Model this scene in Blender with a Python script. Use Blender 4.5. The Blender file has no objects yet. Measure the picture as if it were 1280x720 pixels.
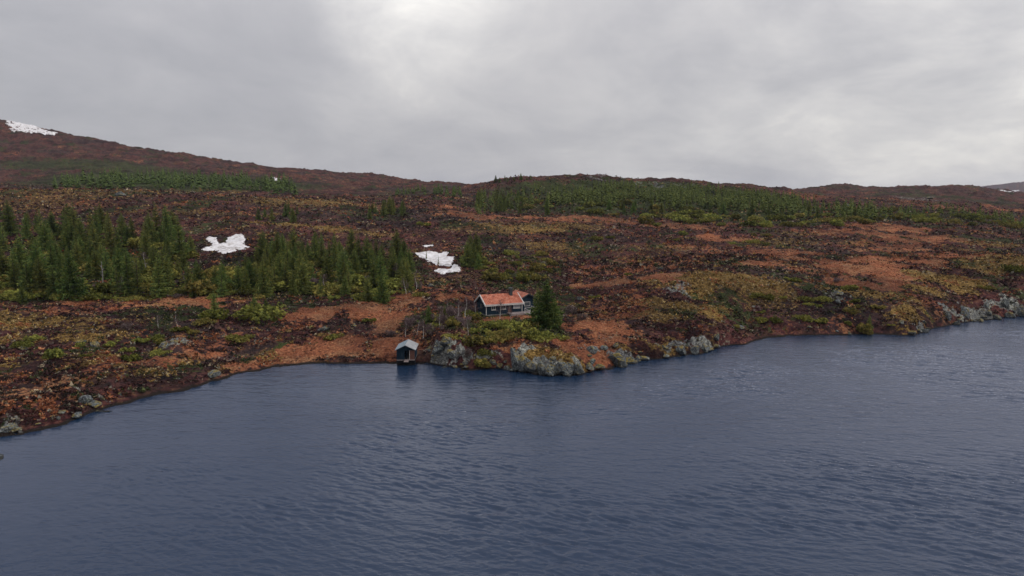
import bpy, math, random
import numpy as np
from math import radians as R, sin, cos, pi

rnd = random.Random(11)
rng = np.random.default_rng(5)
scene = bpy.context.scene
COL = scene.collection

# ------------------------------------------------------------------ camera numbers
CAMZ = 26.0
PITCH = R(7.3)
FPX = 853.0
CP, SP = cos(PITCH), sin(PITCH)

def tan_of(py):
    """dz/dY of the sight line through photo row py"""
    v = (360.0 - py) / FPX
    return (v * CP - SP) / (CP + v * SP)

def s_of(px, py):
    """X/Y of the sight line through photo pixel"""
    v = (360.0 - py) / FPX
    return (px - 640.0) / FPX / (CP + v * SP)

def z_of(py, Y):
    return CAMZ + Y * tan_of(py)

# ------------------------------------------------------------------ noise
_ga = np.random.default_rng(42).random((512, 512)) * 2 * pi
_GX = np.cos(_ga).ravel(); _GY = np.sin(_ga).ravel()
def gn(x, y, seed=0):
    x = np.asarray(x, float); y = np.asarray(y, float)
    ix = np.floor(x); iy = np.floor(y)
    fx = x - ix; fy = y - iy
    ix = ix.astype(np.int64) + seed * 37; iy = iy.astype(np.int64) + seed * 101
    u = fx * fx * fx * (fx * (fx * 6 - 15) + 10)
    v = fy * fy * fy * (fy * (fy * 6 - 15) + 10)
    x0 = ix & 511; x1 = (ix + 1) & 511; y0 = (iy & 511) << 9; y1 = ((iy + 1) & 511) << 9
    def g(i, dx, dy): return _GX[i] * (fx - dx) + _GY[i] * (fy - dy)
    a = g(x0 + y0, 0, 0); b = g(x1 + y0, 1, 0); c = g(x0 + y1, 0, 1); d = g(x1 + y1, 1, 1)
    return 1.5 * ((a + (b - a) * u) * (1 - v) + (c + (d - c) * u) * v)

def fbm(x, y, octv=4, seed=0, gain=.5):
    r = 0; a = 1.; f = 1.
    for i in range(octv):
        r = r + a * gn(x * f + 17.3 * i, y * f - 9.1 * i, seed + i * 7)
        a *= gain; f *= 2.03
    return r

def sstep(a, b, x):
    t = np.clip((x - a) / (b - a), 0, 1)
    return t * t * (3 - 2 * t)

# ------------------------------------------------------------------ terrain profile tables
# per photo column: list of (photo row, distance) or ('z', height, distance)
P = {
 -420: [(700,48),(560,58),(480,72),(420,100),(376,125),(340,155),(300,200),(262,255),(232,330),('z',34,400),(215,560),(180,720),(140,850),(105,1000),('z',190,1300)],
 0: [(543,74),(500,82),(440,100),(400,118),(376,135),(340,165),(300,205),(262,260),(238,330),('z',29,400),(228,560),(202,720),(175,850),(149,1000),('z',140,1300)],
 160: [(500,88),(470,93),(435,104),(405,118),(382,134),(372,142),(340,170),(300,210),(262,265),(238.5,335),('z',28,410),(228,560),(205,750),(192,850),(182,980),('z',100,1300)],
 320: [(463,103),(440,110),(415,118),(395,128),(380,140),(366,150),(320,190),(289,225),(268,280),(247,345),('z',26,400),(237,560),(217,800),(207.5,950),('z',68,1300)],
 480: [(453,108),(437,113),(412,123),(385,137),(372,148),(345,175),(322,205),(292,255),(264,330),(249,420),('z',26,500),(238,650),(228,850),(220,1050),('z',60,1400)],
 560: [(458,105.6),(440,107),(425,112),(400,122),(385,133),(365,150),(345,175),(335,187),(312,215),(290,255),(270,300),(255,380),(246,480),(234,700),(228.5,820),('z',44,1100)],
 640: [(461,104),(448,105),(428,110),(412,118),(397,127),(390,134),(378,145),(355,167),(330,195),(300,245),(278,300),(268,370),(243,450),(222.5,520),('z',39,700),('z',30,1200)],
 720: [(467,101),(447,102.3),(435,108),(415,118),(395,132),(375,150),(350,178),(325,210),(300,250),(278,310),(268,365),(240,460),(220.5,540),('z',42,700),('z',30,1200)],
 820: [(450,110),(436,111.5),(420,118),(400,125),(380,134),(362,145),(348,160),(340,185),(312,220),(288,280),(272,350),(243,460),(223.5,540),('z',41,700),('z',30,1200)],
 900: [(437,117.5),(424,119),(400,127),(375,138),(350,150),(338,165),(327,190),(307,235),(287,285),(276,330),(252,430),(230,540),('z',35,700),('z',28,1200)],
 1000: [(420,129),(408,132),(385,142),(360,155),(340,175),(320,205),(300,245),(285,290),(268,370),(252,460),(241,560),('z',30,650),(237,1100),('z',38,1400)],
 1045: [(418,130),(404,134),(380,143),(355,160),(335,182),(315,215),(295,257),(282,295),(270,350),(256,460),(246,580),(240,800),(230.5,1150),('z',38,1500)],
 1085: [(418,131),(402,135),(378,144),(352,161),(332,186),(312,220),(292,264),(282,297),(272,346),(257,454),(247,590),(241,840),(236.5,1100),('z',38,1500)],
 1120: [(417,131.6),(400,136),(375,145),(350,162),(330,190),(310,225),(290,270),(281,300),(273,345),(258,450),(248,600),(240,850),(234.3,1100),('z',40,1400)],
 1200: [(405,141.7),(395,145),(375,155),(350,170),(330,185),(314,215),(298,250),(288,285),(281,330),(262,450),(250,600),(241,800),(233,1000),('z',38,1400)],
 1240: [(400,146),(390,150),(370,158),(345,171),(327,187),(314,217),(300,255),(290,292),(282,340),(264,465),(252,620),(243,820),(238.5,1000),('z',34,1500)],
 1280: [(396,150.5),(385,154),(365,161),(340,172),(323,190),(314,220),(302,260),(293,300),(284,350),(266,480),(255,650),(248,850),(242.5,1100),('z',30,1500)],
 1700: [(360,185),(350,190),(335,200),(322,215),(312,240),(305,270),(298,310),(292,360),(280,450),(266,600),(255,800),(248,950),(244,1100),('z',30,1500)],
}
LY = np.linspace(math.log(30), math.log(9000), 1500)
YG = np.exp(LY)
def densify(lst):
    ys = [lst[0][-1] - 40.0]; zs = [-9.0]
    for k, it in enumerate(lst):
        if it[0] == 'z': ys.append(it[2]); zs.append(it[1])
        else: ys.append(it[1]); zs.append(0.0 if k == 0 else z_of(it[0], it[1]))
    ys += [ys[-1] * 1.5, 9100]; zs += [zs[-1] * .65 + 4, 14]
    # Catmull-like monotone cubic (pchip)
    x = np.array(ys); y = np.array(zs); h = np.diff(x); d = np.diff(y) / h
    m = np.zeros_like(x)
    for i in range(1, len(x) - 1):
        if d[i-1] * d[i] > 0:
            w1 = 2*h[i] + h[i-1]; w2 = h[i] + 2*h[i-1]
            m[i] = (w1 + w2) / (w1 / d[i-1] + w2 / d[i])
    m[0] = d[0]; m[-1] = d[-1]
    k = np.clip(np.searchsorted(x, YG) - 1, 0, len(x) - 2)
    t = np.clip((YG - x[k]) / h[k], 0, 1)
    return (y[k]*(1+2*t)*(1-t)**2 + h[k]*m[k]*t*(1-t)**2 + y[k+1]*t*t*(3-2*t) + h[k]*m[k+1]*t*t*(t-1))
cols = sorted(P)
prof = np.array([densify(P[c]) for c in cols])
PXG = np.arange(-420, 1701, 5.0)
TAB = np.empty((len(PXG), len(YG)))
for j in range(len(YG)):
    TAB[:, j] = np.interp(PXG, cols, prof[:, j])
ker = np.hanning(9)[1:-1]; ker /= ker.sum()
pad = len(ker) // 2
TP = np.pad(TAB, ((pad, pad), (0, 0)), mode='edge')
TAB = sum(ker[i] * TP[i:i + len(PXG)] for i in range(len(ker)))
SG = (PXG - 640) / FPX            # s measured at mid rows (X/Y)
# coarse shore distance in the smoothed table
YSC = np.array([YG[np.argmax(row > 0)] for row in TAB])
SHORE = [(-420,700),(-200,600),(-60,556),(0,543),(25,537),(50,531),(80,524),(110,515),(130,506),(160,499),(200,490),(240,481),(262,475),(275,472),(300,465),(330,460),(370,456),
 (420,454.5),(480,454),(523,455),(532,452),(545,457),(560,460),(600,461),(630,462),(645,465),(680,468),(725,468),(745,463),(765,462),(780,459),(800,453),(815,449),(850,446),(885,440),
 (910,434),(935,429),(960,423),(1000,421),(1060,419),(1118,417),(1128,418),(1150,419),(1165,414),(1185,409),(1205,404),(1235,401),(1260,398),(1290,395),(1700,360)]
YSF = np.interp(PXG, [a for a, b in SHORE], [CAMZ / -tan_of(b) for a, b in SHORE])
CLIFF = [(-420,.5),(0,.5),(120,.35),(250,.3),(330,.15),(530,.1),(545,1.3),(572,1.2),(585,.5),(630,.7),(642,1.0),(740,.9),(800,.7),(880,.8),(920,.4),(1110,.35),(1128,1.3),(1160,1.2),(1185,.9),(1290,1.2),(1700,1)]

def shore_Y(s):
    return np.interp(s, SG, YSF)

CABIN = dict(x=-4.96, y=129.0, z=z_of(394.9, 129.0), a=R(24))
ca, sa = cos(CABIN['a']), sin(CABIN['a'])
BOAT = dict(x=s_of(507.2, 457) * 106.0, y=106.0)

def base_H(X, Y):
    X = np.asarray(X, float); Y = np.asarray(Y, float)
    s = X / Y
    ysf = np.interp(s, SG, YSF); ysc = np.interp(s, SG, YSC)
    wob = 1.4 * fbm(X / 7.0, Y / 7.0, 3, 31)
    d = Y - ysf
    fall = 1 - sstep(5, 45, d)
    Ye = Y + (ysc - ysf + wob) * fall
    fi = np.clip((s - SG[0]) / (SG[1] - SG[0]), 0, len(SG) - 1.001)
    fj = np.clip((np.log(np.maximum(Ye, 30.1)) - LY[0]) / (LY[1] - LY[0]), 0, len(LY) - 1.001)
    i = fi.astype(int); j = fj.astype(int); a = fi - i; b = fj - j
    z = (TAB[i, j]*(1-a)*(1-b) + TAB[i+1, j]*a*(1-b) + TAB[i, j+1]*(1-a)*b + TAB[i+1, j+1]*a*b)
    return z, d + wob, s

def far_H(X, Y):
    # blue mountain far away behind the right edge
    z = 175 * np.exp(-(((X - 4300) / 1150) ** 2) - (((Y - 5200) / 500) ** 2))
    return z

def H(X, Y):
    z, d, s = base_H(X, Y)
    cl = np.interp(s, [(c - 640) / FPX for c, _ in CLIFF], [h for _, h in CLIFF])
    inl = sstep(0, 8, d)
    far = np.clip(Y / 300.0, 1, 3)
    z = z + cl * sstep(-.2, 1.6, d) * (1 - sstep(5, 16, d)) * (.75 + .5 * fbm(X / 3., Y / 3., 2, 77))
    # hummocks
    n = .55 * fbm(X / 16., Y / 16., 3, 3) * far + .34 * fbm(X / 4.2, Y / 4.2, 3, 9)
    rid = 1 - np.abs(fbm(X / 9., Y / 12., 3, 21)) * 2
    n = n + .30 * rid * far
    z = z + n * inl * (0.85 + .5 * sstep(150, 400, Y))
    z = z + inl * (Y > 300) * 2.2 * fbm(X / 60., Y / 60., 3, 41) * sstep(300, 520, Y)
    z = z + far_H(X, Y)
    # level ground under the two buildings
    lx = (X - CABIN['x']) * ca + (Y - CABIN['y']) * sa
    ly = -(X - CABIN['x']) * sa + (Y - CABIN['y']) * ca
    dx = np.maximum(np.maximum(-1.0 - lx, lx - 12.5), 0); dy = np.maximum(np.maximum(-2.2 - ly, ly - 8), 0)
    m = 1 - sstep(0, 5, np.hypot(dx, dy))
    z = z * (1 - m) + (CABIN['z'] + .03 * fbm(X, Y, 2, 5)) * m
    dx = np.maximum(np.abs(X - BOAT['x']) - 1.8, 0); dy = np.maximum(np.abs(Y - BOAT['y'] - 3.5) - 4, 0)
    m = 1 - sstep(0, 2.5, np.hypot(dx, dy))
    z = z * (1 - m) + np.minimum(z, -.3 + .30 * (Y - BOAT['y'])) * m
    return z

_YM = np.exp(np.linspace(math.log(60), math.log(7000), 420))
def at(px, py, ymin=60):
    """walk the sight line of a photo pixel until it meets the ground"""
    s = s_of(px, py); t = tan_of(py)
    Y = _YM
    for rep in range(2):
        z = H(s * Y, Y)
        below = (CAMZ + t * Y) <= np.maximum(z, 0.0)
        k = int(np.argmax(below)) if below.any() else len(Y) - 1
        if rep == 0:
            k0 = max(k - 1, 0); Y = np.linspace(Y[k0], Y[min(k, len(Y) - 1)] + 1e-3, 9)
    return s * Y[k], float(Y[k]), float(z[k])

def ground(x, y):
    return float(H(np.array([x]), np.array([y]))[0])

# ------------------------------------------------------------------ object helpers
def link(o, parent=None):
    COL.objects.link(o)
    if parent is not None: o.parent = parent
    return o

def mesh_np(name, V, F, mat=None, smooth=False, colors=None):
    """V (n,3); F (m,k) same sized faces"""
    V = np.asarray(V, np.float32); F = np.asarray(F, np.int32)
    me = bpy.data.meshes.new(name)
    me.vertices.add(len(V)); me.vertices.foreach_set('co', V.ravel())
    k = F.shape[1]
    me.loops.add(F.size); me.loops.foreach_set('vertex_index', F.ravel())
    me.polygons.add(len(F))
    me.polygons.foreach_set('loop_start', np.arange(0, F.size, k, dtype=np.int32))
    me.polygons.foreach_set('loop_total', np.full(len(F), k, np.int32))
    me.update(calc_edges=True)
    if smooth: me.polygons.foreach_set('use_smooth', np.ones(len(F), bool))
    if colors is not None:
        ca_ = me.color_attributes.new('tint', 'FLOAT_COLOR', 'POINT')
        c = np.ones((len(V), 4), np.float32); c[:, :colors.shape[1]] = colors
        ca_.data.foreach_set('color', c.ravel())
    if mat: me.materials.append(mat)
    return me

def tag(o, label=None, cat=None, group=None, kind=None):
    if label: o['label'] = label
    if cat: o['category'] = cat
    if group: o['group'] = group
    if kind: o['kind'] = kind
    return o

class MB:
    """collects simple solids into ONE mesh"""
    def __init__(self): self.v = []; self.f = []
    def box(self, x0, x1, y0, y1, z0, z1):
        n = len(self.v)
        self.v += [(x0,y0,z0),(x1,y0,z0),(x1,y1,z0),(x0,y1,z0),(x0,y0,z1),(x1,y0,z1),(x1,y1,z1),(x0,y1,z1)]
        self.f += [tuple(n+i for i in q) for q in ((0,3,2,1),(4,5,6,7),(0,1,5,4),(1,2,6,5),(2,3,7,6),(3,0,4,7))]
        return self
    def prism(self, pts, axis, a0, a1):
        """polygon pts extruded along axis ('x' or 'y'); pts are (other, z)"""
        n = len(self.v); k = len(pts)
        for a in (a0, a1):
            for p in pts:
                self.v.append((a, p[0], p[1]) if axis == 'x' else (p[0], a, p[1]))
        self.f.append(tuple(n + i for i in range(k))); self.f.append(tuple(n + k + i for i in reversed(range(k))))
        for i in range(k):
            j = (i + 1) % k
            self.f.append((n + i, n + j, n + k + j, n + k + i))
        return self
    def beam(self, p, q, w):
        p = np.array(p, float); q = np.array(q, float); d = q - p; d /= np.linalg.norm(d)
        u = np.cross(d, (0, 0, 1) if abs(d[2]) < .9 else (1, 0, 0)); u /= np.linalg.norm(u); v = np.cross(d, u)
        n = len(self.v)
        for c in (p, q):
            for a, b in ((-1,-1),(1,-1),(1,1),(-1,1)):
                self.v.append(tuple(c + u*a*w/2 + v*b*w/2))
        self.f += [tuple(n+i for i in t) for t in ((0,3,2,1),(4,5,6,7),(0,1,5,4),(1,2,6,5),(2,3,7,6),(3,0,4,7))]
        return self
    def tube(self, pts, radii, k=7):
        n0 = len(self.v)
        for i, (p, r) in enumerate(zip(pts, radii)):
            for j in range(k):
                a = 2 * pi * j / k
                self.v.append((p[0] + r*cos(a), p[1] + r*sin(a), p[2]))
            if i:
                for j in range(k):
                    a0 = n0 + (i-1)*k + j; a1 = n0 + (i-1)*k + (j+1) % k
                    self.f.append((a0, a1, a1 + k, a0 + k))
        self.f.append(tuple(n0 + (len(pts)-1)*k + j for j in range(k)))
        return self
    def mesh(self, name, mat, bevel=0):
        me = bpy.data.meshes.new(name); me.from_pydata(self.v, [], self.f); me.materials.append(mat)
        import bmesh
        bm = bmesh.new(); bm.from_mesh(me); bmesh.ops.recalc_face_normals(bm, faces=bm.faces)
        if bevel: bmesh.ops.bevel(bm, geom=list(bm.edges), offset=bevel, segments=1, affect='EDGES')
        bm.to_mesh(me); bm.free()
        return me
    def build(self, name, mat, parent=None, bevel=0):
        return link(bpy.data.objects.new(name, self.mesh(name, mat, bevel)), parent)

def empty(name, x, y, z, rz=0):
    o = bpy.data.objects.new(name, None); o.location = (x, y, z); o.rotation_euler.z = rz
    return link(o)

def copy_tree(o, parent=None):
    c = o.copy(); COL.objects.link(c)
    if parent is not None: c.parent = parent
    for ch in list(o.children): copy_tree(ch, c)
    return c

# ------------------------------------------------------------------ node helpers
def new_mat(name):
    m = bpy.data.materials.new(name); m.use_nodes = True
    nt = m.node_tree; nt.nodes.clear()
    out = nt.nodes.new('ShaderNodeOutputMaterial')
    return m, nt, out
class N:
    def __init__(self, nt): self.nt = nt
    def __call__(self, typ, ins=None, **props):
        n = self.nt.nodes.new('ShaderNode' + typ)
        for k, v in props.items(): setattr(n, k, v)
        for k, v in (ins or {}).items():
            s = n.inputs[k]
            if isinstance(v, bpy.types.NodeSocket): self.nt.links.new(v, s)
            else: s.default_value = v
        return n
    def noise(self, vec, scale, detail=4, rough=.55, dist=0, lac=2.0):
        return self('TexNoise', {'Vector': vec, 'Scale': scale, 'Detail': detail, 'Roughness': rough, 'Distortion': dist, 'Lacunarity': lac}).outputs['Fac']
    def math(self, op, a, b=None, c=None, clamp=False):
        n = self.nt.nodes.new('ShaderNodeMath'); n.operation = op; n.use_clamp = clamp
        for i, v in enumerate((a, b, c)):
            if v is None: continue
            if isinstance(v, bpy.types.NodeSocket): self.nt.links.new(v, n.inputs[i])
            else: n.inputs[i].default_value = v
        return n.outputs[0]
    def step(self, x, a, b):
        n = self('MapRange', {0: x, 1: a, 2: b, 3: 0., 4: 1.}, interpolation_type='SMOOTHSTEP')
        return n.outputs[0]
    def mix(self, f, a, b, blend='MIX'):
        n = self.nt.nodes.new('ShaderNodeMix'); n.data_type = 'RGBA'; n.blend_type = blend
        for idx, v in ((0, f), (6, a), (7, b)):
            if isinstance(v, bpy.types.NodeSocket): self.nt.links.new(v, n.inputs[idx])
            else: n.inputs[idx].default_value = v if idx == 0 else (*v[:3], 1)
        return n.outputs[2]
    def ramp(self, f, stops, interp='LINEAR'):
        n = self.nt.nodes.new('ShaderNodeValToRGB'); n.color_ramp.interpolation = interp
        el = n.color_ramp.elements
        while len(el) < len(stops): el.new(.5)
        for e, (p, c) in zip(el, stops): e.position = p; e.color = (*c, 1)
        self.nt.links.new(f, n.inputs[0])
        return n.outputs[0]
    def bsdf(self, out, color, rough=.9, normal=None, spec=.2, **kw):
        b = self('BsdfPrincipled', {'Base Color': color if isinstance(color, bpy.types.NodeSocket) else (*color, 1), 'Roughness': rough, 'Specular IOR Level': spec})
        if normal is not None: self.nt.links.new(normal, b.inputs['Normal'])
        for k, v in kw.items(): b.inputs[k].default_value = v
        self.nt.links.new(b.outputs[0], out.inputs[0])
        return b
    def bump(self, h, strength, dist):
        return self('Bump', {'Height': h, 'Strength': strength, 'Distance': dist}).outputs[0]

# ------------------------------------------------------------------ materials
def mat_ground():
    m, nt, out = new_mat('moorland'); n = N(nt)
    pos = n('NewGeometry').outputs['Position']
    cov = n('Attribute', attribute_name='tint')
    sep = n('SeparateColor', {0: cov.outputs['Color']})
    rust, moss, rock = sep.outputs[0], sep.outputs[1], sep.outputs[2]
    green = cov.outputs['Alpha']
    n1 = n.noise(pos, .55, 8, .68)
    n2 = n.noise(pos, .16, 6, .6)
    n3 = n.noise(pos, 2.6, 5, .65)
    n4 = n.noise(pos, 1.1, 7, .7, .4)
    n5 = n.noise(pos, .06, 5, .62)
    n6 = n.noise(pos, .022, 5, .6)
    base = n.ramp(n4, [(.32,(.010,.006,.009)),(.42,(.032,.013,.015)),(.50,(.068,.025,.026)),(.58,(.105,.044,.034)),(.68,(.22,.13,.075))])
    base = n.mix(n.step(n2, .44, .60), base, n.ramp(n1, [(.36,(.010,.009,.009)),(.5,(.040,.020,.019)),(.64,(.10,.056,.036))]))
    base = n.mix(n.math('MULTIPLY', n.step(n6, .50, .60), .6), base, n.ramp(n1, [(.36,(.009,.012,.013)),(.5,(.026,.022,.024)),(.64,(.060,.036,.034))]))
    def f(mask, noise, k=1.1, a=.42, b=.60):
        v = n.math('ADD', mask, n.math('MULTIPLY', n.math('SUBTRACT', noise, .5), k))
        return n.step(v, a, b)
    rc = n.ramp(n3, [(.32,(.075,.027,.017)),(.46,(.17,.062,.033)),(.56,(.24,.090,.045)),(.68,(.36,.17,.088))])
    rc = n.mix(n.step(n2, .45, .62), rc, n.ramp(n3, [(.34,(.085,.034,.022)),(.52,(.22,.105,.055)),(.68,(.36,.21,.11))]))
    col = n.mix(f(rust, n.math('MULTIPLY_ADD', n1, .5, n.math('MULTIPLY', n4, .5)), 3.2, .36, .66), base, rc)
    mc = n.ramp(n3, [(.36,(.040,.026,.013)),(.5,(.15,.094,.029)),(.64,(.30,.20,.072))])
    col = n.mix(f(moss, n4, 3.4, .48, .66), col, mc)
    gc = n.ramp(n3, [(.3,(.010,.017,.008)),(.6,(.045,.055,.018))])
    col = n.mix(f(green, n1, 2.6, .48, .66), col, gc)
    # rocks: mottled grey with lichen
    vor = n('TexVoronoi', {'Vector': pos, 'Scale': .9}, feature='DISTANCE_TO_EDGE').outputs[0]
    rk = n.ramp(n3, [(.3,(.06,.065,.068)),(.5,(.17,.18,.175)),(.66,(.36,.37,.33))])
    rk = n.mix(n.step(n4, .55, .68), rk, (.16, .14, .06))
    rk = n.mix(n.math('SUBTRACT', 1., n.step(vor, .0, .05)), rk, (.03, .028, .025))
    col = n.mix(f(rock, n4, 1.5, .50, .60), col, rk)
    # patchy large variation
    col = n.mix(.85, col, n.ramp(n5, [(.38,(.45,.42,.48)),(.60,(1.3,1.25,1.18))]), 'MULTIPLY')
    zc = n('SeparateXYZ', {0: pos}).outputs[2]
    col = n.mix(n.math('SUBTRACT', 1., n.step(n.math('ADD', zc, n.math('MULTIPLY', n4, .2)), .22, .42)), col, (.018, .014, .012))
    hgt = n.math('ADD', n.math('MULTIPLY', n4, .5), n.math('MULTIPLY', n3, .25))
    n.bsdf(out, col, .95, n.bump(hgt, 1.0, .9), .08)
    return m

def mat_tinted(name, rough=.9, spec=.1, trans=0.):
    m, nt, out = new_mat(name); n = N(nt)
    c = n('Attribute', attribute_name='tint').outputs['Color']
    info = n('ObjectInfo').outputs['Random']
    n.bsdf(out, c, rough, None, spec)
    return m

def mat_foliage(name, dark, mid, light, spread=.35):
    m, nt, out = new_mat(name); n = N(nt)
    tc = n('TexCoord').outputs['Object']
    info = n('ObjectInfo').outputs['Random']
    a = n.noise(tc, 1.6, 4, .6)
    col = n.ramp(a, [(.30, dark), (.47, mid), (.66, light)])
    v = n.math('MULTIPLY_ADD', info, spread * 2, 1 - spread)
    hs = n('HueSaturation', {'Hue': n.math('MULTIPLY_ADD', n.math('FRACT', n.math('MULTIPLY', info, 7.31)), -.06, .522), 'Saturation': 1.0, 'Value': v, 'Fac': 1.0, 'Color': col}).outputs[0]
    d = n('BsdfDiffuse', {'Color': hs}); t = n('BsdfTranslucent', {'Color': hs})
    ms = n('MixShader', {0: .22, 1: d.outputs[0], 2: t.outputs[0]})
    nt.links.new(ms.outputs[0], out.inputs[0])
    return m

def mat_bark(name, c0, c1, sc=3):
    m, nt, out = new_mat(name); n = N(nt)
    tc = n('TexCoord').outputs['Object']
    a = n.noise(tc, sc, 5, .7)
    n.bsdf(out, n.ramp(a, [(.35, c0), (.62, c1)]), .9, n.bump(a, .6, .03), .1)
    return m

def mat_rock():
    m, nt, out = new_mat('lichen_rock'); n = N(nt)
    pos = n('NewGeometry').outputs['Position']
    info = n('ObjectInfo').outputs['Random']
    n1 = n.noise(pos, 1.3, 8, .7); n2 = n.noise(pos, 5.5, 6, .7); n3 = n.noise(pos, .8, 4, .6, .8)
    c = n.ramp(n2, [(.36,(.018,.020,.024)),(.5,(.070,.078,.086)),(.64,(.23,.25,.235))])
    c = n.mix(n.math('MULTIPLY', n.step(n1, .54, .64), .75), c, (.22, .25, .21))
    c = n.mix(n.math('MULTIPLY', n.step(n3, .58, .68), .7), c, (.13, .10, .035))
    vor = n('TexVoronoi', {'Vector': n('VectorMath', {0: pos, 1: (1.0, 1.0, .55)}, operation='MULTIPLY').outputs[0], 'Scale': 1.7}, feature='DISTANCE_TO_EDGE').outputs[0]
    crack = n.math('SUBTRACT', 1., n.step(vor, 0., .045))
    c = n.mix(n.math('MULTIPLY', crack, .9), c, (.015, .014, .013))
    c = n.mix(1., c, n('CombineColor', {0: n.math('MULTIPLY_ADD', info, .5, .72), 1: n.math('MULTIPLY_ADD', info, .5, .72), 2: n.math('MULTIPLY_ADD', info, .5, .72)}).outputs[0], 'MULTIPLY')
    nz = n('SeparateXYZ', {0: n('NewGeometry').outputs['Normal']}).outputs[2]
    mossy = n.math('MULTIPLY', n.step(nz, .40, .75), n.step(n3, .44, .54))
    c = n.mix(mossy, c, n.ramp(n2, [(.35,(.06,.05,.015)),(.62,(.24,.18,.05))]))
    z = n('SeparateXYZ', {0: pos}).outputs[2]
    wet = n.math('SUBTRACT', 1., n.step(n.math('ADD', z, n.math('MULTIPLY', n1, .15)), .18, .34))
    c = n.mix(wet, c, (.022, .022, .02))
    n.bsdf(out, c, .8, n.bump(n.math('SUBTRACT', n1, n.math('MULTIPLY', crack, .5)), .9, .25), .25)
    return m

def mat_water():
    m, nt, out = new_mat('lake_water'); n = N(nt)
    pos = n('NewGeometry').outputs['Position']
    # wind ripples: crests run slightly down to the right
    rot = n('Mapping', {'Vector': pos, 'Rotation': (0, 0, R(11)), 'Scale': (.42, 1.15, 1)}).outputs[0]
    rot2 = n('Mapping', {'Vector': pos, 'Rotation': (0, 0, R(-9)), 'Scale': (.6, 1.3, 1)}).outputs[0]
    amp = n.step(n.noise(n('Mapping', {'Vector': pos, 'Rotation': (0, 0, R(35)), 'Scale': (.6, 1.4, 1)}).outputs[0], .022, 3, .6), .30, .68)
    shore = n.step(n('SeparateXYZ', {0: pos}).outputs[0], -62., 2.)     # sheltered water towards the left bank
    a = n.noise(rot, .75, 3, .5, .3)
    b = n.noise(rot2, 1.9, 3, .55, .2)
    c = n.noise(rot, 5.5, 3, .6)
    h = n.math('ADD', n.math('MULTIPLY', a, .50), n.math('ADD', n.math('MULTIPLY', b, .24), n.math('MULTIPLY', c, .06)))
    k = n.math('MULTIPLY', n.math('MULTIPLY_ADD', amp, .65, .45), n.math('MULTIPLY_ADD', shore, .65, .35))
    nor = n('Bump', {'Height': n.math('MULTIPLY', h, k), 'Strength': 1.0, 'Distance': .42}).outputs[0]
    fr = n('Fresnel', {'IOR': 1.42, 'Normal': nor}).outputs[0]
    gl = n('BsdfGlossy', {'Color': (.88, .89, 1.0, 1), 'Roughness': .17, 'Normal': nor})
    df = n('BsdfDiffuse', {'Color': (.008, .023, .053, 1), 'Normal': nor})
    ms = n('MixShader', {0: fr, 1: df.outputs[0], 2: gl.outputs[0]})
    nt.links.new(ms.outputs[0], out.inputs[0])
    return m

def mat_snow():
    m, nt, out = new_mat('old_snow'); n = N(nt)
    pos = n('NewGeometry').outputs['Position']
    a = n.noise(pos, .7, 6, .65)
    n.bsdf(out, n.ramp(a, [(.36,(.33,.30,.29)),(.46,(.56,.54,.54)),(.58,(.68,.67,.69))]), .7, n.bump(a, .6, .3), .3)
    return m

def mat_plain(name, c0, c1, sc=4, rough=.7, spec=.3, scale=(1,1,1), **kw):
    m, nt, out = new_mat(name); n = N(nt)
    tc = n('Mapping', {'Vector': n('TexCoord').outputs['Object'], 'Scale': scale}).outputs[0]
    a = n.noise(tc, sc, 5, .65)
    n.bsdf(out, n.ramp(a, [(.35, c0), (.65, c1)]), rough, n.bump(a, .3, .02), spec, **kw)
    return m

def mat_planks():
    m, nt, out = new_mat('navy_stained_planks'); n = N(nt)
    tc = n('TexCoord').outputs['Object']
    sx = n('SeparateXYZ', {0: tc})
    u = n.math('ADD', sx.outputs[0], sx.outputs[1])
    fr = n.math('FRACT', n.math('MULTIPLY', u, 1 / .16))
    groove = n.step(n.math('ABSOLUTE', n.math('SUBTRACT', fr, .5)), .38, .48)
    a = n.noise(n('Mapping', {'Vector': tc, 'Scale': (6, 6, .6)}).outputs[0], 1.5, 5, .6)
    c = n.ramp(a, [(.35,(.006,.015,.026)),(.65,(.014,.030,.048))])
    c = n.mix(groove, c, (.006, .010, .016))
    n.bsdf(out, c, .85, n.bump(n.math('SUBTRACT', a, groove), .5, .03), .08)
    return m

def mat_rust_roof():
    m, nt, out = new_mat('weathered_red_roof'); n = N(nt)
    tc = n('TexCoord').outputs['Object']
    sx = n('SeparateXYZ', {0: tc}).outputs[0]
    rib = n.math('ABSOLUTE', n.math('SINE', n.math('MULTIPLY', sx, 2 * pi / .7)))
    a = n.noise(tc, 1.4, 6, .7)
    b = n.noise(n('Mapping', {'Vector': tc, 'Scale': (3, .5, 1)}).outputs[0], 1.2, 5, .65)
    c = n.ramp(a, [(.34,(.15,.040,.024)),(.48,(.32,.085,.045)),(.62,(.42,.155,.095))])
    c = n.mix(n.math('MULTIPLY', n.step(b, .52, .68), .55), c, (.42, .24, .18))
    n.bsdf(out, c, .7, n.bump(rib, .5, .05), .25)
    return m

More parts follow.
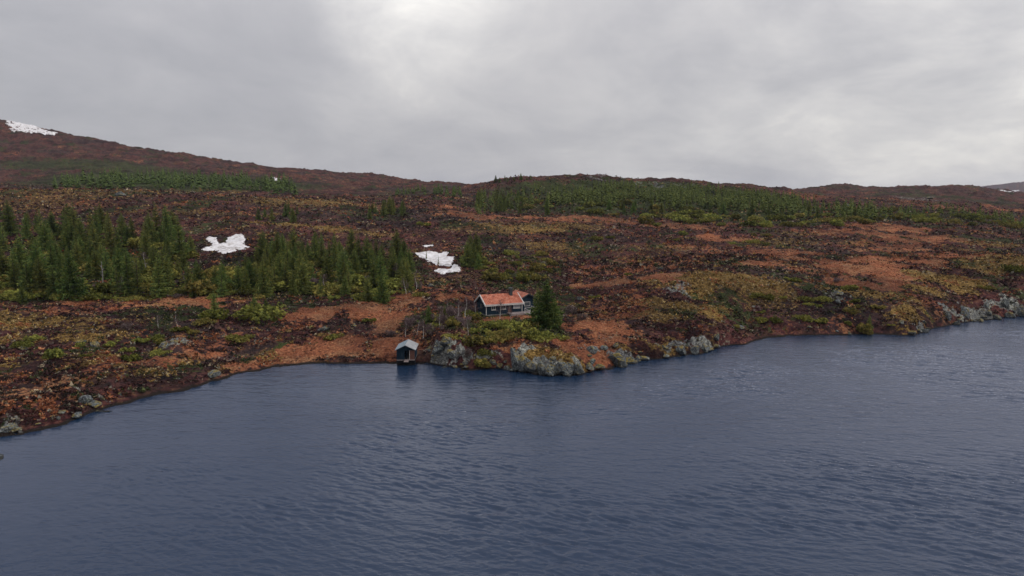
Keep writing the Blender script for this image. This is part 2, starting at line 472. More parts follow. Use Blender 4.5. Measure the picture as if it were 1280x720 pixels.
M = dict(
 ground=mat_ground(), rock=mat_rock(), water=mat_water(), snow=mat_snow(),
 cover=mat_tinted('ground_cover'),
 spruce=mat_foliage('spruce_needles', (.034,.064,.028), (.095,.135,.042), (.22,.235,.055), .32),
 spruce_far=mat_foliage('distant_needles', (.030,.062,.028), (.078,.118,.040), (.17,.19,.050), .1),
 shrub=mat_foliage('juniper_leaves', (.050,.060,.020), (.13,.134,.034), (.26,.235,.055), .45),
 willow=mat_foliage('bare_willow_twigs', (.075,.052,.054), (.13,.095,.092), (.20,.15,.14), .25),
 bark=mat_bark('spruce_bark', (.035,.026,.020), (.10,.078,.06)),
 birch=mat_bark('birch_bark', (.18,.16,.15), (.62,.60,.56), 2.2),
 twig=mat_bark('birch_twigs', (.085,.056,.062), (.17,.115,.12)),
 snag=mat_bark('silver_deadwood', (.14,.13,.13), (.34,.32,.31)),
 plank=mat_planks(), roof=mat_rust_roof(),
 white=mat_plain('weathered_white_paint', (.34,.32,.31), (.56,.54,.52), 3),
 steel=mat_plain('pale_sheet_metal', (.30,.31,.33), (.45,.45,.46), 2, .35, .5, Metallic=.35),
 steel_shaded=mat_plain('shaded_blue_grey_sheet', (.20,.26,.31), (.32,.38,.42), 2, .5, .4),  # left boathouse roof slope: its shade is put into the sheet colour
 dark=mat_plain('dark_sheet_metal', (.018,.020,.024), (.035,.038,.042), 3, .5, .4),
 deck=mat_plain('grey_deck_boards', (.16,.13,.125), (.30,.25,.24), 3, .8, .2, (1, 8, 1)),
 brown=mat_plain('brown_stained_boards', (.075,.034,.026), (.13,.060,.045), 3, .8, .2, (6, 6, 1)),
 stone=mat_plain('foundation_stone', (.07,.07,.065), (.22,.22,.20), 3, .9, .2),
 inside=mat_plain('near_black_timber', (.008,.008,.010), (.014,.014,.016), 2, .95, .1),  # near-black timber of the boathouse base
 glass=mat_plain('window_glass', (.05,.06,.07), (.07,.08,.09), 1, .06, 1.0),
 pane_reflection=mat_plain('painted_pane_reflection', (.26,.26,.29), (.38,.38,.42), 5, .9, .1, (6, 1, 1)),  # wide window's pane: pale reflection painted as its colour
 cloth=mat_plain('dark_clothing', (.010,.010,.013), (.02,.02,.025), 5, .9, .1),
 skin=mat_plain('skin', (.40,.22,.16), (.46,.26,.19), 5, .6, .3),
 trousers=mat_plain('grey_purple_trousers', (.075,.06,.085), (.11,.09,.12), 5, .9, .1),
)

# ------------------------------------------------------------------ ground cover layout (where each kind of plant grows)
RUST = [(60,388,70,5,.5),(150,381,90,5,.8),(255,378,70,6,.9),(420,388,90,9,.95),(490,378,50,7,.9),(455,432,65,18,1.0),(385,443,55,9,.8),(480,408,26,20,.95),(500,395,22,10,.9),
 (300,456,60,10,.75),(230,450,30,18,.6),(350,450,50,10,.6),(190,452,40,14,.7),(120,452,30,14,.6),(50,480,70,16,.55),(30,500,50,12,.6),(330,425,30,10,.3),
 (552,258,16,3,.9),(572,266,20,3,.9),(598,271,26,2.6,.9),(640,274,45,2.5,.85),(720,273,70,4,.75),(760,276,40,4,.7),(860,284,36,4,.85),(835,280,40,3,.7),
 (905,300,45,5,.8),(880,310,60,4,.6),(960,330,50,5,.8),(1010,322,60,6,.75),(1100,285,48,6,.95),(1060,290,60,5,.8),(1145,297,60,7,.9),(1110,310,60,6,.7),(1075,335,50,14,1.0),(1110,328,60,8,.9),(1080,352,34,9,.9),
 (1190,322,70,4,.75),(1010,337,40,5,.6),(990,320,80,4,.7),(725,333,5,12,.75),(825,346,26,5,1.0),(790,352,50,5,.85),(740,357,34,4,.9),(770,372,20,10,.5),(800,385,18,12,.6),
 (745,408,55,8,.85),(790,400,40,8,.7),(700,426,60,5,1.0),(740,440,50,7,.9),(650,436,36,4,.8),(760,425,40,8,.85),(775,395,40,14,.55),(805,370,25,6,.5),(630,398,55,2.4,1.0),(700,400,30,6,.5),
 (575,372,30,3,.8),(540,372,30,3,.8),(1265,263,18,3,.8),(1200,300,60,5,.45),(860,400,12,5,.5),(1000,400,22,8,.35),(820,330,40,5,.3),(1130,384,20,4,.7),
 (400,310,12,3,.4),(560,340,20,5,.5),(545,331,14,3,.7),(415,258,40,3,.5),(40,220,60,5,.2),(20,160,30,4,.45),(400,225,80,4,.4),(330,215,50,3,.35),(470,228,60,4,.35),(1000,246,60,3,.6),(1120,248,40,4,.5),(510,362,30,4,.5)]
MOSS = [(40,402,90,10,.8),(100,420,60,8,.65),(20,425,30,8,.6),(10,458,20,6,.8),(180,400,40,5,.5),(900,346,90,9,1.0),(880,358,70,6,.9),(860,382,60,9,.95),(820,395,40,8,.8),(1000,357,40,6,.6),(940,380,60,8,.5),
 (1175,350,50,9,.95),(1150,363,40,6,.8),(1245,330,50,9,.9),(1280,322,40,6,.8),(1080,368,30,4,.9),(1110,372,40,5,.8),(400,287,90,4,.9),(330,292,30,3,.6),(100,237.5,110,1.2,.55),(250,240,70,2,.7),
 (380,250,60,2.5,.7),(640,285,70,5,.75),(690,306,50,7,.65),(700,283,60,4,.7),(955,261,40,5,.8),(690,443,40,6,.9),(740,450,30,5,.9),(785,440,22,5,.7),(835,430,30,8,.8),(565,421,12,4,.8),
 (1145,399,24,7,1.0),(1150,392,20,4,.8),(450,255,50,3,.5),(400,420,18,5,.7),(330,445,20,6,.7),(130,412,60,5,.6),(120,450,22,8,.6),(820,310,60,6,.45),(960,305,60,5,.55),(1240,305,60,4,.6),(1010,292,40,3,.5),(180,462,40,7,.6),(250,458,40,7,.5),(60,445,50,6,.5),(130,258,60,3,.4),(240,265,60,5,.5),(590,288,40,5,.5),(80,228,90,2,.1)]
ROCK = [(558,436,14,11,1.0),(560,455,16,4,.9),(595,457,40,3,.7),(690,456,50,10,1.0),(660,447,20,7,.9),(780,452,26,7,.9),(740,458,30,7,.9),(850,437,36,6,.7),(875,434,20,6,.8),(1145,411,18,4,.9),(1200,398,24,7,.75),
 (1225,388,30,9,.75),(1260,384,40,10,.7),(740,434,30,3,.5),(845,360,16,6,.6),(1045,368,20,7,.5),(880,372,30,5,.35),(70,430,60,3,.4),(220,427,30,5,.6),(110,497,50,6,.5),(20,535,30,7,.6),(180,485,40,5,.3),
 (700,221.5,20,1.2,.4),(745,221.5,14,1.2,.6),(820,229,60,1.2,.6),(990,262,30,6,.5),(760,255,40,6,.4),(860,231,40,1.5,.3),(1040,232,25,3,.35),(1190,236,30,3,.35),(190,214,120,5,.15),(60,235,80,2,.2),(880,404,50,12,.3),(960,395,50,12,.3),
 (400,404,26,4,.4),(470,400,10,3,.3),(1150,250,30,3,.5),(950,388,12,5,.5),(240,210,80,6,.25),(150,180,120,2,.15),(130,265,60,5,.25),(430,275,60,3,.3),(800,290,40,4,.3)]
GREEN = [(110,205,130,9,.7),(300,222,60,5,.5),(820,243,190,13,1.0),(660,250,50,16,.7),(230,226,170,12,.9),(60,228,80,8,.6),(1180,244,60,4,.6),(1040,232,30,2,.5),(100,340,110,36,.8),(270,350,60,20,.7),(430,340,100,32,.8),(650,352,50,12,.7),(620,408,60,14,.8),(680,415,36,10,.7),(585,425,30,12,.6),(820,255,180,16,.75),(940,270,80,10,.8),(1060,268,60,9,.7),
 (620,255,30,12,.7),(1160,268,60,8,.6),(1240,275,50,8,.6),(200,230,160,9,.6),(470,268,50,9,.6),(590,320,30,16,.6),(640,325,40,14,.4),(780,325,60,8,.4),(985,345,40,8,.5),(1060,375,30,14,.5),(1250,345,40,8,.5),(870,410,30,8,.3),
 (520,243,60,5,.5),(30,395,50,6,.25),(150,425,60,8,.3),(1180,285,60,4,.5),(920,375,40,8,.35),(980,395,40,10,.4),(400,262,60,5,.3)]

def to_world(blobs):
    r = []
    for cx, cy, rx, ry, k in blobs:
        x, y, _ = at(cx, cy)
        _, y0, _ = at(cx, min(cy + ry, 719)); _, y1, _ = at(cx, max(cy - ry, 100))
        wy = min(max((min(y1, y * 1.6) - y0) / 2, .8), y * .25)
        r.append((x, y, max(rx * y / FPX, .6), wy, k))
    return r
BW = [to_world(b) for b in (RUST, MOSS, ROCK, GREEN)]
def cover(X, Y, d):
    """four ground cover weights for world points"""
    wx = X + 3.2 * fbm(X / 9., Y / 9., 3, 61) * np.clip(Y / 140, .6, 3); wy = Y + 4.5 * fbm(X / 11., Y / 11., 3, 67) * np.clip(Y / 140, .6, 4)
    out = []
    bg = (.08 + .42 * sstep(.05, .6, fbm(X / 26., Y / 30., 3, 71)), .02 + .42 * sstep(.25, .8, fbm(X / 22., Y / 22., 3, 73)),
          .02 + .42 * sstep(.3, .8, fbm(X / 10., Y / 14., 3, 79)), .08 + .55 * sstep(.05, .6, fbm(X / 18., Y / 24., 3, 83)))
    for blobs, b in zip(BW, bg):
        v = b.copy() if hasattr(b, 'copy') else b
        for (cx, cy, rx, ry, k) in blobs:
            sel = (np.abs(wx - cx) < rx * 2) & (np.abs(wy - cy) < ry * 2)
            if not sel.any(): continue
            q = ((wx[sel] - cx) / rx) ** 2 + ((wy[sel] - cy) / ry) ** 2
            v[sel] = np.maximum(v[sel], k * (1 - sstep(.2, 2.0, q)))
        out.append(v)
    out[0] = out[0] * (1 - .55 * sstep(.12, .55, fbm(X / 7. + 3, Y / 13., 4, 89)))
    # a strong patch of one kind crowds out the others
    out[3] = out[3] * (1 - .8 * sstep(.5, .9, out[0])); out[1] = out[1] * (1 - .75 * sstep(.6, .95, out[0]))
    return np.stack(out, -1)

# ------------------------------------------------------------------ where snow lies
SNOWS = [
 ([(251,313),(257,309),(264,308),(266,304),(259,301),(259,297),(270,297),(273,305),(283,304),(285,297),(296,293),(304,294),(307,299),(303,305),(305,307),(311,309),(307,313),(296,312),(291,315),(284,317),(277,318),(270,313),(262,314)], .3, 'white snow patch in the clearing between the left forest and the middle wood', .20),
 ([(220,301),(229,300),(229,303),(222,303)], .3, 'tiny snow remnant left of the white patch in the forest clearing', .20),
 ([(519,316),(530,315),(545,315),(553,318),(554,315),(560,315),(558,320),(567,321),(565,327),(564,333),(553,332),(540,328),(530,323),(523,320)], .3, 'larger upper snow patch right of the middle wood', .20),
 ([(541,338),(552,336),(563,336),(568,331),(572,332),(575,335),(575,340),(565,341),(557,341),(554,344),(546,340)], .25, 'lower snow tongue just below the larger snow patch', .20),
 ([(529,307),(541,306),(541,308),(531,308.5)], .3, 'thin snow streak above the larger snow patch', .20),
 ([(9,154),(30,156.5),(50,161),(72,167),(55,168.5),(40,166.5),(18,165.5),(13,160)], 2.5, 'long snowfield high on the big hill at the top left', .5),
 ([(338,222),(349,224.5),(348,226),(340,224)], 1.5, 'small snow streak far up on the slope behind the middle ridge', .5),
 ([(1259,239.6),(1266,238.4),(1273,238.2),(1275,239.6),(1262,240.6)], 9., 'small snowfield on the blue mountain at the far right', 1.5),
]
SNOWW = [np.array([at(px, py)[:2] for px, py in sn[0]]) for sn in SNOWS]
def poly_dist(W, X, Y):
    """signed distance to a polygon, positive inside"""
    d = np.full(X.shape, 1e9); ins = np.zeros(X.shape, bool); n = len(W)
    for i in range(n):
        a = W[i]; b = W[(i+1) % n]; ab = b - a
        t = np.clip(((X-a[0])*ab[0] + (Y-a[1])*ab[1]) / max(ab @ ab, 1e-9), 0, 1)
        d = np.minimum(d, np.hypot(X - a[0] - t*ab[0], Y - a[1] - t*ab[1]))
        if a[1] != b[1]:
            ins ^= ((a[1] > Y) != (b[1] > Y)) & (X < (b[0]-a[0])*(Y-a[1])/(b[1]-a[1]) + a[0])
    return np.where(ins, d, -d)
def snow_near(X, Y, m=2.):
    r = np.zeros(X.shape, bool)
    for W in SNOWW[:5]:
        lo = W.min(0) - m - 1; hi = W.max(0) + m + 1
        sel = (X > lo[0]) & (X < hi[0]) & (Y > lo[1]) & (Y < hi[1])
        if sel.any(): r[sel] |= poly_dist(W, X[sel], Y[sel]) > -m
    return r

# ------------------------------------------------------------------ the land
def make_land():
    s = np.concatenate([np.linspace(-1.30, -.85, 90, endpoint=False), np.linspace(-.85, .85, 1250), np.linspace(.85, 1.25, 80)[1:]])
    Y = np.concatenate([np.linspace(40, 68, 40, endpoint=False), np.linspace(68, 170, 400, endpoint=False), np.exp(np.linspace(math.log(170), math.log(560), 300, endpoint=False)), np.exp(np.linspace(math.log(560), math.log(1400), 130, endpoint=False)), np.exp(np.linspace(math.log(1400), math.log(8800), 60))])
    S, YY = np.meshgrid(s, Y)
    X = S * YY
    z, d, _ = base_H(X, YY)
    Z = H(X, YY)
    C = cover(X.ravel(), YY.ravel(), d.ravel())
    rock = C[:, 2].reshape(X.shape)
    near = 1 - sstep(250, 420, YY)
    # blocky relief where rock shows, tufty relief elsewhere
    blk = np.abs(fbm(X / 1.6, YY / 1.6, 3, 91))
    inl = sstep(-.5, 2.5, d) * near
    padm = (np.hypot(X - CABIN['x'] - 3, YY - CABIN['y'] - 3) > 8).astype(float)
    Z += (rock > .45) * (.45 - blk * 1.3) * .8 * sstep(-.8, .6, d) * near * padm
    padm *= 1. - snow_near(X, YY, 1.5)
    Z += inl * padm * (.20 * fbm(X / 1.3, YY / 1.3, 3, 93) * (1 - .75 * sstep(.5, .9, C[:, 0].reshape(X.shape))))
    V = np.stack([X, YY, Z], -1).reshape(-1, 3)
    ny, nx = X.shape
    idx = np.arange(ny * nx).reshape(ny, nx)
    F = np.stack([idx[:-1, :-1], idx[:-1, 1:], idx[1:, 1:], idx[1:, :-1]], -1).reshape(-1, 4)
    keep = (d.reshape(-1)[F].max(1) > -14)
    me = mesh_np('ground', V, F[keep], M['ground'], True, C)
    o = link(bpy.data.objects.new('ground', me)); tag(o, kind='structure')
make_land()

# lake: wind waves as real relief near the land, flat sheet beyond
def make_lake():
    s_ = np.linspace(-1.15, 1.15, 1150); Y = np.concatenate([np.exp(np.linspace(math.log(26), math.log(165), 800)), [175.]])
    S, YY = np.meshgrid(s_, Y); X = S * YY
    def crest(ang, lu, lv, seed, sharp):
        c, q = cos(ang), sin(ang)
        u = (X * c + YY * q) / lu; v = (-X * q + YY * c) / lv
        w = gn(u, v, seed) + .5 * gn(u * 2.1 + 5, v * 1.9, seed + 3)
        return (1 - np.abs(w) * 1.6) if sharp else w
    big = sstep(-.35, .5, fbm(X / 28., YY / 22., 3, 301))
    shel = sstep(-75, 10, X + .25 * (YY - 60))
    _, d, _ = base_H(X, YY)
    lee = sstep(0, 30, -d)
    A = 2.4 * (.35 + .65 * shel) * (.22 + .78 * big) * (.3 + .7 * lee)
    Z = .050 * crest(R(-24), 3.6, .95, 311, True) * .8 + .024 * crest(R(-34), 2.2, .55, 317, True) + .034 * crest(R(-15), 8., 2.4, 321, False) + .010 * crest(R(-2), 1.2, .42, 331, False)
    edge = sstep(0, .06, 1.15 - np.abs(S))
    Z = Z * A * edge * sstep(26, 30, YY)
    ny, nx = X.shape; idx = np.arange(ny * nx).reshape(ny, nx)
    F = np.stack([idx[:-1,:-1], idx[:-1,1:], idx[1:,1:], idx[1:,:-1]], -1).reshape(-1, 4)
    keep = d.ravel()[F].min(1) < 6
    o = link(bpy.data.objects.new('water', mesh_np('water', np.stack([X, YY, Z], -1).reshape(-1, 3), F[keep], M['water'], True))); tag(o, kind='structure')
make_lake()
me = mesh_np('outer_water', [(-3000,-3000,-.09),(3000,-3000,-.09),(3000,400,-.09),(-3000,400,-.09)], [(0,1,2,3)], M['water'])
tag(link(bpy.data.objects.new('outer_water', me)), kind='structure')
me = mesh_np('lake_bed', [(-3000,-3000,-12),(3000,-3000,-12),(3000,400,-12),(-3000,400,-12)], [(0,1,2,3)], M['stone'])
tag(link(bpy.data.objects.new('lake_bed', me)), kind='structure')

# ------------------------------------------------------------------ low ground cover (heather, grass tufts) : uncountable
def scatter_clumps(npts, seed, ymin, ymax, size, name, label, cat, leaves=9):
    g = np.random.default_rng(seed)
    # denser towards the lens side of the land, where single tufts show
    Y = ymin * (ymax / ymin) ** g.random(npts * 2)
    s = g.uniform(-.86, .86, npts * 2)
    X = s * Y
    z, d, _ = base_H(X, Y)
    C = cover(X, Y, d)
    lx = (X - CABIN['x']) * ca + (Y - CABIN['y']) * sa; ly = -(X - CABIN['x']) * sa + (Y - CABIN['y']) * ca
    ok = (d > .9) & ~((lx > -.6) & (lx < 12.2) & (ly > -2.2) & (ly < 8.2)) & ~((np.abs(X - BOAT['x']) < 2.2) & (np.abs(Y - BOAT['y'] - 2.5) < 3.4))
    ok &= g.random(len(X)) > .45 * sstep(.55, .85, C[:, 0]) + .6 * sstep(.6, .9, C[:, 2])
    ok &= ~snow_near(X, Y, .6)
    clump = fbm(X / 5., Y / 5., 3, 101)
    ok &= clump > -.35 + .5 * g.random(len(X)) - .25
    X, Y, C = X[ok][:npts], Y[ok][:npts], C[ok][:npts]
    Z = H(X, Y)
    n = len(X)
    pal = np.array([(.022,.010,.012),(.064,.023,.025),(.036,.015,.017),(.090,.036,.030),(.018,.015,.012),(.060,.036,.030),(.030,.024,.018)])
    zone = fbm(X / 34., Y / 30., 3, 97)
    # neighbours share their kind, so colour comes in patches rather than as single specks
    q = np.clip(.5 + .75 * fbm(X / 3.4, Y / 4.5, 3, 111) + g.normal(0, .11, n), 0, .999)
    order = np.argsort(pal.sum(1)); col = pal[order][(q * len(pal)).astype(int)] * np.where(zone > .05, .62, 1.15)[:, None]
    def pr(sd, sc): return np.clip(.5 + .8 * fbm(X / sc, Y / (sc * 1.3), 3, sd) + g.normal(0, .13, n), 0, 1)
    r = pr(113, 4.)
    def over(mask, c): 
        col[mask] = np.array(c)[g.integers(0, len(c), mask.sum())]
    over(r < C[:, 3] * .75, [(.030,.040,.016),(.055,.065,.022),(.020,.028,.014)])
    r = pr(117, 3.2); over(r < C[:, 1] ** 1.5 * 1.0, [(.18,.112,.032),(.28,.18,.058),(.09,.055,.020),(.34,.25,.12)])
    r = pr(121, 4.5); over(r < C[:, 0] ** 1.3 * .85, [(.17,.052,.026),(.28,.100,.046),(.22,.085,.040),(.34,.16,.080)])
    r = g.random(n); over(r < .07, [(.30,.24,.16),(.20,.18,.14)])
    col = col * g.uniform(.75, 1.25, (n, 1))
    sz = size * g.uniform(.5, 1.25, n) * np.clip(Y / 130, .9, 3.2) ** .75
    sz = sz * np.where(g.random(n) < .05, 1.5, 1.0)
    sz = np.where(C[:, 0] > .6, sz * .6, sz)
    L = leaves
    th = g.uniform(0, 2 * pi, (n, L)); el = g.uniform(.15, 1.35, (n, L))
    dirv = np.stack([np.cos(th) * np.cos(el), np.sin(th) * np.cos(el), np.sin(el) * .8], -1)
    base = np.stack([X, Y, Z - .04], -1)[:, None, :] + dirv * (sz[:, None, None] * .55)
    side = np.stack([-np.sin(th), np.cos(th), np.zeros_like(th)], -1)
    tilt = g.normal(0, .5, (n, L, 3)) + dirv
    w = sz[:, None, None] * g.uniform(.25, .45, (n, L, 1))
    a = base - side * w; b = base + side * w; c = base + tilt * w * 1.4
    V = np.stack([a, b, c], 2).reshape(-1, 3)
    F = np.arange(len(V)).reshape(-1, 3)
    cc = np.repeat((col[:, None, :] * g.uniform(.8, 1.25, (n, L, 1))).reshape(-1, 3), 3, axis=0)
    o = link(bpy.data.objects.new(name, mesh_np(name, V, F, M['cover'], False, cc)))
    tag(o, label, cat, kind='stuff')
scatter_clumps(70000, 1, 74, 210, .34, 'heather', 'dark maroon heather and tufts of dry grass covering the banks and knolls', 'heather')
scatter_clumps(42000, 2, 190, 520, .42, 'moorland_scrub', 'low brown and maroon scrub over the moor behind the forest and cabin', 'scrub', 7)

# ------------------------------------------------------------------ plants: meshes
def spruce_mesh(seed, h=8., ratio=.19, whorls=27, br=7, low=.05, ragged=.25):
    g = np.random.default_rng(seed)
    V = []; 
    for w in range(whorls):
        f = low + (1 - low) * (w / (whorls - 1)) ** .92
        z0 = f * h
        Lr = ratio * h * ((1 - f) ** .80) * (.55 + .45 * min(1, f / .12 + .4)) + .10
        Lw = Lr * g.uniform(1 - ragged, 1.08)
        nb = max(4, int(br * (1 - .35 * f)))
        a0 = g.uniform(0, 2 * pi)
        for b in range(nb):
            if g.random() < .09: continue
            a = a0 + 2 * pi * b / nb + g.normal(0, .18)
            L = Lw * g.uniform(.7, 1.15)
            dx, dy = cos(a), sin(a)
            droop = (-.38 + .75 * f) + g.normal(0, .08)
            zz = z0 + g.normal(0, .1)
            p = np.array([0, 0, zz]); K = 4
            pts = [p]
            for k in range(K):
                t = (k + 1) / K
                pts.append(np.array([dx * L * t, dy * L * t, zz + L * (droop * t + .22 * t * t)]))
            sd = np.array([-dy, dx, 0.])
            for k in range(K):
                p, q = pts[k], pts[k + 1]
                wd = L * (.34 - .055 * k) * g.uniform(.7, 1.2)
                hang = np.array([0, 0, -1.]) * L * .20 * g.uniform(.3, 1.3)
                V += [p, q, (p + q) / 2 + sd * wd + (q - p) * .9 + hang * .6]
                V += [p, q, (p + q) / 2 - sd * wd + (q - p) * .9 + hang * .6]
                V += [p + sd * wd * .2, q - sd * wd * .2, (p + q) / 2 + hang * 1.8 + (q - p) * .3]
    # pointed leader
    for k in range(5):
        a = g.uniform(0, 2 * pi); r = .09 * h / 8
        V += [np.array([cos(a) * r, sin(a) * r, h * .955]), np.array([-cos(a) * r, -sin(a) * r, h * .955]), np.array([0, 0, h * 1.02])]
    V = np.array(V)
    return mesh_np('crown', V, np.arange(len(V)).reshape(-1, 3), M['spruce'])

def trunk_mesh(h=8., r=.13, mat=None, seed=0, wob=0.):
    g = np.random.default_rng(seed + 50)
    pts = []; rr = []
    for k in range(9):
        f = k / 8
        pts.append((g.normal(0, wob) * f, g.normal(0, wob) * f, -.5 + f * (h * .97 + .5)))
        rr.append(r * (1.25 if k == 0 else 1) * (1 - .93 * f))
    return MB().tube(pts, rr, 6).mesh('trunk', mat or M['bark'])

SPR = []
for i, (rt, wh, br_, low, rg) in enumerate([(.20,36,9,.03,.22),(.23,34,10,.03,.25),(.175,38,9,.05,.28),(.26,34,11,.02,.2),(.21,34,8,.08,.40),(.18,30,7,.08,.45),(.29,30,11,.02,.22),(.22,36,10,.04,.32)]):
    SPR.append((spruce_mesh(100 + i, 8., rt, wh, br_, low, rg), trunk_mesh(8., .13, M['bark'], i)))

def blob_leaf_mesh(name, seed, mat, n=420, rx=1.2, rz=.8, lobes=7, leaf=.16, shell=.55):
    """low rounded shrub: small leaf faces spread through several uneven lobes"""
    g = np.random.default_rng(seed)
    cen = np.stack([g.normal(0, rx * .45, lobes), g.normal(0, rx * .45, lobes), g.uniform(.25, .75, lobes) * rz], -1)
    rad = g.uniform(.35, .62, lobes) * rx
    k = g.integers(0, lobes, n)
    dv = g.normal(0, 1, (n, 3)); dv /= np.linalg.norm(dv, axis=1)[:, None]
    rr = rad[k] * (shell + (1 - shell) * g.random(n)) 
    p = cen[k] + dv * rr[:, None] * np.array([1, 1, rz / rx * .9])
    p[:, 2] = np.abs(p[:, 2])
    t1 = g.normal(0, 1, (n, 3)); t1 /= np.linalg.norm(t1, axis=1)[:, None]
    t2 = np.cross(t1, dv); t2 /= np.maximum(np.linalg.norm(t2, axis=1)[:, None], .01)
    l = leaf * g.uniform(.6, 1.5, (n, 1))
    V = np.stack([p - t1 * l, p + t1 * l, p + t2 * l * 1.3 + dv * l * .6], 1).reshape(-1, 3)
    return mesh_np(name, V, np.arange(len(V)).reshape(-1, 3), mat)

def stems_mesh(seed, h, n=5, mat=None, sp=.5, name='stem'):
    g = np.random.default_rng(seed)
    b = MB()
    for i in range(n):
        a = g.uniform(0, 2 * pi); d = g.uniform(.2, 1) * sp
        b.tube([(0, 0, -.15), (cos(a)*d*.4, sin(a)*d*.4, h*.45), (cos(a)*d, sin(a)*d, h)], [.045, .03, .012], 5)
    return b.mesh(name, mat)

SHR = [(blob_leaf_mesh('foliage', 200 + i, M['shrub'], n, rx, rz, lo, .15), stems_mesh(300 + i, rz * .8, 5, M['bark'], rx * .6))
       for i, (n, rx, rz, lo) in enumerate([(700,1.3,1.0,8),(560,1.1,.75,6),(900,1.7,1.0,10),(620,1.0,1.25,6),(760,1.5,1.3,9)])]
WIL = [(blob_leaf_mesh('crown', 240 + i, M['willow'], 520, rx, rz, 7, .10, .2), stems_mesh(340 + i, rz * .9, 7, M['twig'], rx * .7))
       for i, (rx, rz) in enumerate([(1.0,1.1),(1.4,1.3),(.9,1.5)])]

def birch_meshes(seed, h=5.):
    g = np.random.default_rng(seed)
    lean = g.normal(0, .25, 2)
    bend = g.normal(0, .12, 2)
    def P_(f): return np.array([lean[0]*f*1.6 + bend[0]*sin(f*7), lean[1]*f*1.6 + bend[1]*sin(f*6), f*h])
    b = MB(); pts = [P_(k/8) for k in range(9)]; pts[0][2] = -.3
    b.tube(pts, [.085*(1-.9*k/8)*(h/5) + .012 for k in range(9)], 6)
    tm = b.mesh('trunk', M['birch'])
    V = []
    def strip(p, q, w0, w1):
        d = q - p; u = np.cross(d, g.normal(0, 1, 3)); u /= np.linalg.norm(u); v = np.cross(d, u); v /= np.linalg.norm(v)
        for uu in (u, v):
            V.extend([p - uu*w0, p + uu*w0, q + uu*w1, q - uu*w1])
    for i in range(30):
        f = g.uniform(.28, .98); a = g.uniform(0, 2*pi); p = P_(f)
        L = h * .30 * (1.15 - f) * g.uniform(.6, 1.2) + .25
        q = p + np.array([cos(a)*L, sin(a)*L, L*g.uniform(.5, 1.3)])
        strip(p, q, .016, .008)
        for j in range(6):
            t = g.uniform(.25, 1); m = p + (q - p)*t; e = m + g.normal(0, 1, 3)*L*.28 + np.array([0, 0, L*.12])
            strip(m, e, .010, .006)
            for k in range(3):
                m2 = m + (e - m)*g.uniform(.3, 1); strip(m2, m2 + g.normal(0, 1, 3)*L*.16, .009, .005)
    V = np.array(V)
    return tm, mesh_np('crown', V, np.arange(len(V)).reshape(-1, 4), M['twig'])
BIR = [birch_meshes(400 + i, 5.) for i in range(6)]

def snag_mesh(seed):
    g = np.random.default_rng(seed); b = MB()
    l = g.normal(0, .5, 2)
    pts = [(l[0]*f*1.4 + .1*sin(f*5), l[1]*f, -.3 + f*5.3) for f in np.linspace(0, 1, 8)]
    b.tube(pts, [.15*(1 - .85*f) + .015 for f in np.linspace(0, 1, 8)], 6)
    for k in range(9):
        f = g.uniform(.3, .95); p = np.array([l[0]*f*1.4 + .1*sin(f*5), l[1]*f, -.3 + f*5.3]); a = g.uniform(0, 2*pi); L = g.uniform(.4, 1.1)
        b.beam(p, p + np.array([cos(a)*L, sin(a)*L, L*g.uniform(-.2, .9)]), .05)
    return b.mesh('dead_tree', M['snag'])
SNAG = [snag_mesh(500 + i) for i in range(3)]

def rock_mesh(seed, flat=.7, sub=3):
    import bmesh
    g = np.random.default_rng(seed)
    bm = bmesh.new(); bmesh.ops.create_icosphere(bm, subdivisions=sub, radius=1)
    V = np.array([v.co[:] for v in bm.verts]); me = bpy.data.meshes.new('boulder'); bm.to_mesh(me); bm.free()
    nrm = g.normal(0, 1, (13, 3)); nrm /= np.linalg.norm(nrm, axis=1)[:, None]
    dd = g.uniform(.55, .95, 13)
    dot = V @ nrm.T
    r = np.where(dot > .05, dd / np.maximum(dot, .05), 9).min(1)
    r = np.minimum(r, 1.15)
    V = V * r[:, None]
    V += V * (.09 * fbm(V[:, 0]*2 + V[:, 2]*1.3 + seed, V[:, 1]*2 - V[:, 2], 3, seed))[:, None]
    V *= np.array([1, .85, flat])
    me.vertices.foreach_set('co', V.astype(np.float32).ravel()); me.update()
    me.materials.append(M['rock'])
    return me
RCK = [rock_mesh(600 + i, f, 4) for i, f in enumerate((.6, .8, .95, .5, .75, 1.05, .7, .85))]

def put_rock(x, y, r, label, group=None, squash=1., sink=.3, k=None, z=None, stretch=1.):
    o = bpy.data.objects.new('boulder', RCK[k if k is not None else rnd.randrange(len(RCK))])
    gz = max(ground(x, y), -.25) if z is None else z
    o.location = (x, y, gz + r * .7 * squash * (1 - sink) - .12 * r)
    o.rotation_euler = (rnd.uniform(-.25, .25), rnd.uniform(-.25, .25), rnd.uniform(0, 6.28))
    o.scale = (r * stretch, r, r * squash)
    return tag(link(o), label, 'boulder', group)

